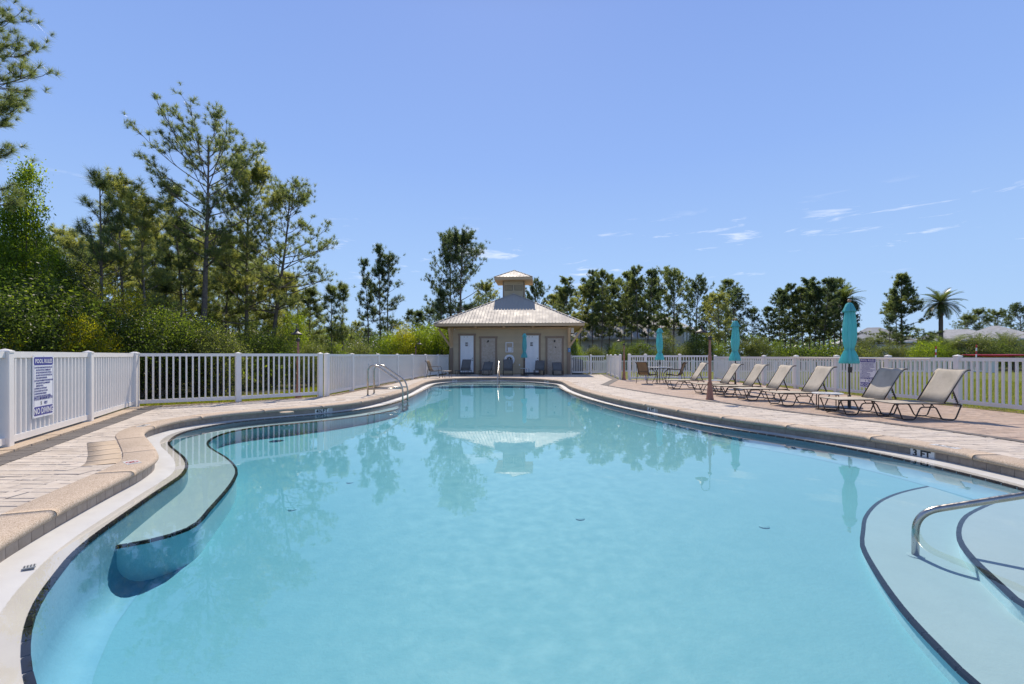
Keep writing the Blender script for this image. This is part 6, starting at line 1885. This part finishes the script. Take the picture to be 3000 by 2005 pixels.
o = plant('palm_tree', 'palm crown showing just behind the top of the big umbrella', 'palm tree', V['palm'], at(2478, 62), 62, hgt(838, 62), 1.9, 1.0, None, PMG)
o = plant('palm_tree', 'short stout palm with arching fronds below the tall palm', 'palm tree', V['palm_low'], at(2778, 43), 43, hgt(966, 43), 0.2, 1.05, {'fronds': 'frond'}, PMG)
plant('palm_tree', 'small dark palm before the aqua house roof', 'palm tree', V['palm_low'], at(2950, 60), 60, hgt(966, 60), 0.9, 0.6, None, PMG)
plant('palm_tree', 'small bright palm between the short stout palm and the aqua house', 'palm tree', V['palm_low'], at(2868, 58), 58, hgt(968, 58), 2.9, 0.55, None, PMG)
plant('palm_tree', 'low dark palm before the first grey roof', 'palm tree', V['palm_low'], at(2532, 56), 56, hgt(982, 56), 1.4, 0.7, None, PMG)
plant('palm_tree', 'young palm among the trunks of the long row of pines', 'palm tree', V['palm_low'], at(1788, 48), 48, hgt(1000, 48), 0.7, 0.5, None, PMG)

# ------------------------------------------------------------------ masses nobody could count
def mass(name, region, n, size, hmax, mat, seed, zb=-0.12, clump=0.45, nl=60, label=None):
    rng = np.random.default_rng(seed)
    xs_, ys_ = [p[0] for p in region], [p[1] for p in region]
    C = []
    while len(C) < n:
        x, y = rng.uniform(min(xs_), max(xs_)), rng.uniform(min(ys_), max(ys_))
        if inside(region, x, y):
            C.append((x, y, rng.uniform(0.05, 1) ** 0.8 * hmax(x, y)))
    C = np.array(C)
    P = (C[:, None, :] + rng.normal(size=(n, nl, 3)) * clump * [1, 1, .7]).reshape(-1, 3)
    P[:, 2] = np.maximum(P[:, 2], 0.02) + zb
    Vv, Ff = leaves(P, size, rng, 0.5, 0.5)
    return tag(link(name, np_mesh(name, Vv, Ff, M[mat], 4)), kind='stuff')
WOOD = [(-13.2, 6.5), (-11.2, 9.5), (-11.6, 12.7), (-8.4, 15.9), (-8.6, 20), (-8.9, 30), (-8.0, 44), (-42, 48), (-42, 20)]
hv = lambda x, y: 1.0 + 0.7 * abs(math.sin(x * 0.7 + 1.3) * math.cos(y * 0.5)) + 0.05 * max(0, y - 14)
mass('undergrowth', WOOD, 1100, 0.10, hv, 'leaf_d', 51)
mass('bracken', WOOD, 420, 0.085, lambda x, y: hv(x, y) * 0.8, 'leaf_o', 52)
mass('hedgerow', [(5, 50), (70, 50), (72, 58), (5, 58)], 420, 0.22, lambda x, y: 1.6 + 0.8 * math.sin(x * .4), 'leaf_d', 53, -0.12, 0.6, 40)
mass('thicket', [(-24, 36), (-6, 36), (-5, 48), (-24, 50)], 300, 0.18, lambda x, y: 2.2, 'leaf_d', 56, -0.12, 0.6, 50)
mass('far_woods', [(-150, 118), (190, 118), (200, 150), (-160, 150)], 2200, 0.9, lambda x, y: 6.2 + 1.3 * math.sin(x * .13) + 1.0 * math.sin(x * .37 + 1), 'needle_d', 54, -0.12, 1.3, 26)
mass('distant_grove', [(-48, 62), (-8, 66), (-8, 84), (-60, 84)], 700, 0.5, lambda x, y: 4.4 + 0.9 * math.sin(x * .4), 'leaf_d', 57, -0.12, 0.9, 34)
# grass blades on the near part of the lawn and a fringe of straw under the fences
def blades(name, region, n, h, w, mat, seed, z0):
    rng = np.random.default_rng(seed)
    xs_, ys_ = [p[0] for p in region], [p[1] for p in region]
    X, Y = rng.uniform(min(xs_), max(xs_), n * 2), rng.uniform(min(ys_), max(ys_), n * 2)
    k = np.array([inside(region, a, b) for a, b in zip(X, Y)])
    P = np.stack([X[k], Y[k], np.full(k.sum(), z0)], -1)[:n]
    m_ = len(P)
    a = rng.uniform(0, 2 * PI, m_)
    sd = np.stack([np.cos(a), np.sin(a), np.zeros(m_)], -1) * w * .5
    tip = P + np.stack([rng.normal(0, h * .45, m_), rng.normal(0, h * .45, m_), h * rng.uniform(.5, 1.2, m_)], -1)
    Vv = np.stack([P - sd, P + sd, tip], 1).reshape(-1, 3)
    return tag(link(name, np_mesh(name, Vv, np.arange(len(Vv)).reshape(-1, 3), M[mat], 3)), kind='stuff')
blades('lawn_grass', [(11.2, 9), (26, 16), (26, 30), (10.8, 24), (10.7, 12)], 60000, 0.05, 0.016, 'blade', 61, -0.115)
blades('verge_grass', [(-9.9, 11.9), (-7.8, 13.0), (-6.3, 14.5), (-6.1, 20), (-8.4, 20), (-8.2, 15.8), (-11, 12.9)], 22000, 0.09, 0.014, 'blade', 62, -0.13)
def straw(region_line, n, spread, seed, name):
    rng = np.random.default_rng(seed)
    c = spline(region_line, 0.1, False)
    i = rng.integers(0, len(c), n)
    P = np.concatenate([c[i] + rng.normal(0, spread, (n, 2)), np.full((n, 1), -0.004) + rng.uniform(-.006, .02, (n, 1))], 1)
    a = rng.uniform(0, 2 * PI, n)
    d = np.stack([np.cos(a), np.sin(a), rng.normal(0, .12, n)], -1) * rng.uniform(.05, .16, n)[:, None]
    sd = np.stack([-np.sin(a), np.cos(a), np.zeros(n)], -1) * 0.003
    Vv = np.stack([P - sd, P + sd, P + d], 1).reshape(-1, 3)
    return tag(link(name, np_mesh(name, Vv, np.arange(len(Vv)).reshape(-1, 3), M['straw'], 3)), kind='stuff')
straw([(xr(y) - 0.12, y) for y in (8.2, 11, 14, 18, 23)], 7000, 0.09, 71, 'pine_straw')
straw([(-8.9, 10.9), (-7.25, 12.0), (-5.6, 13.6), (-5.4, 16), (-5.2, 20)], 2500, 0.05, 72, 'needle_litter')
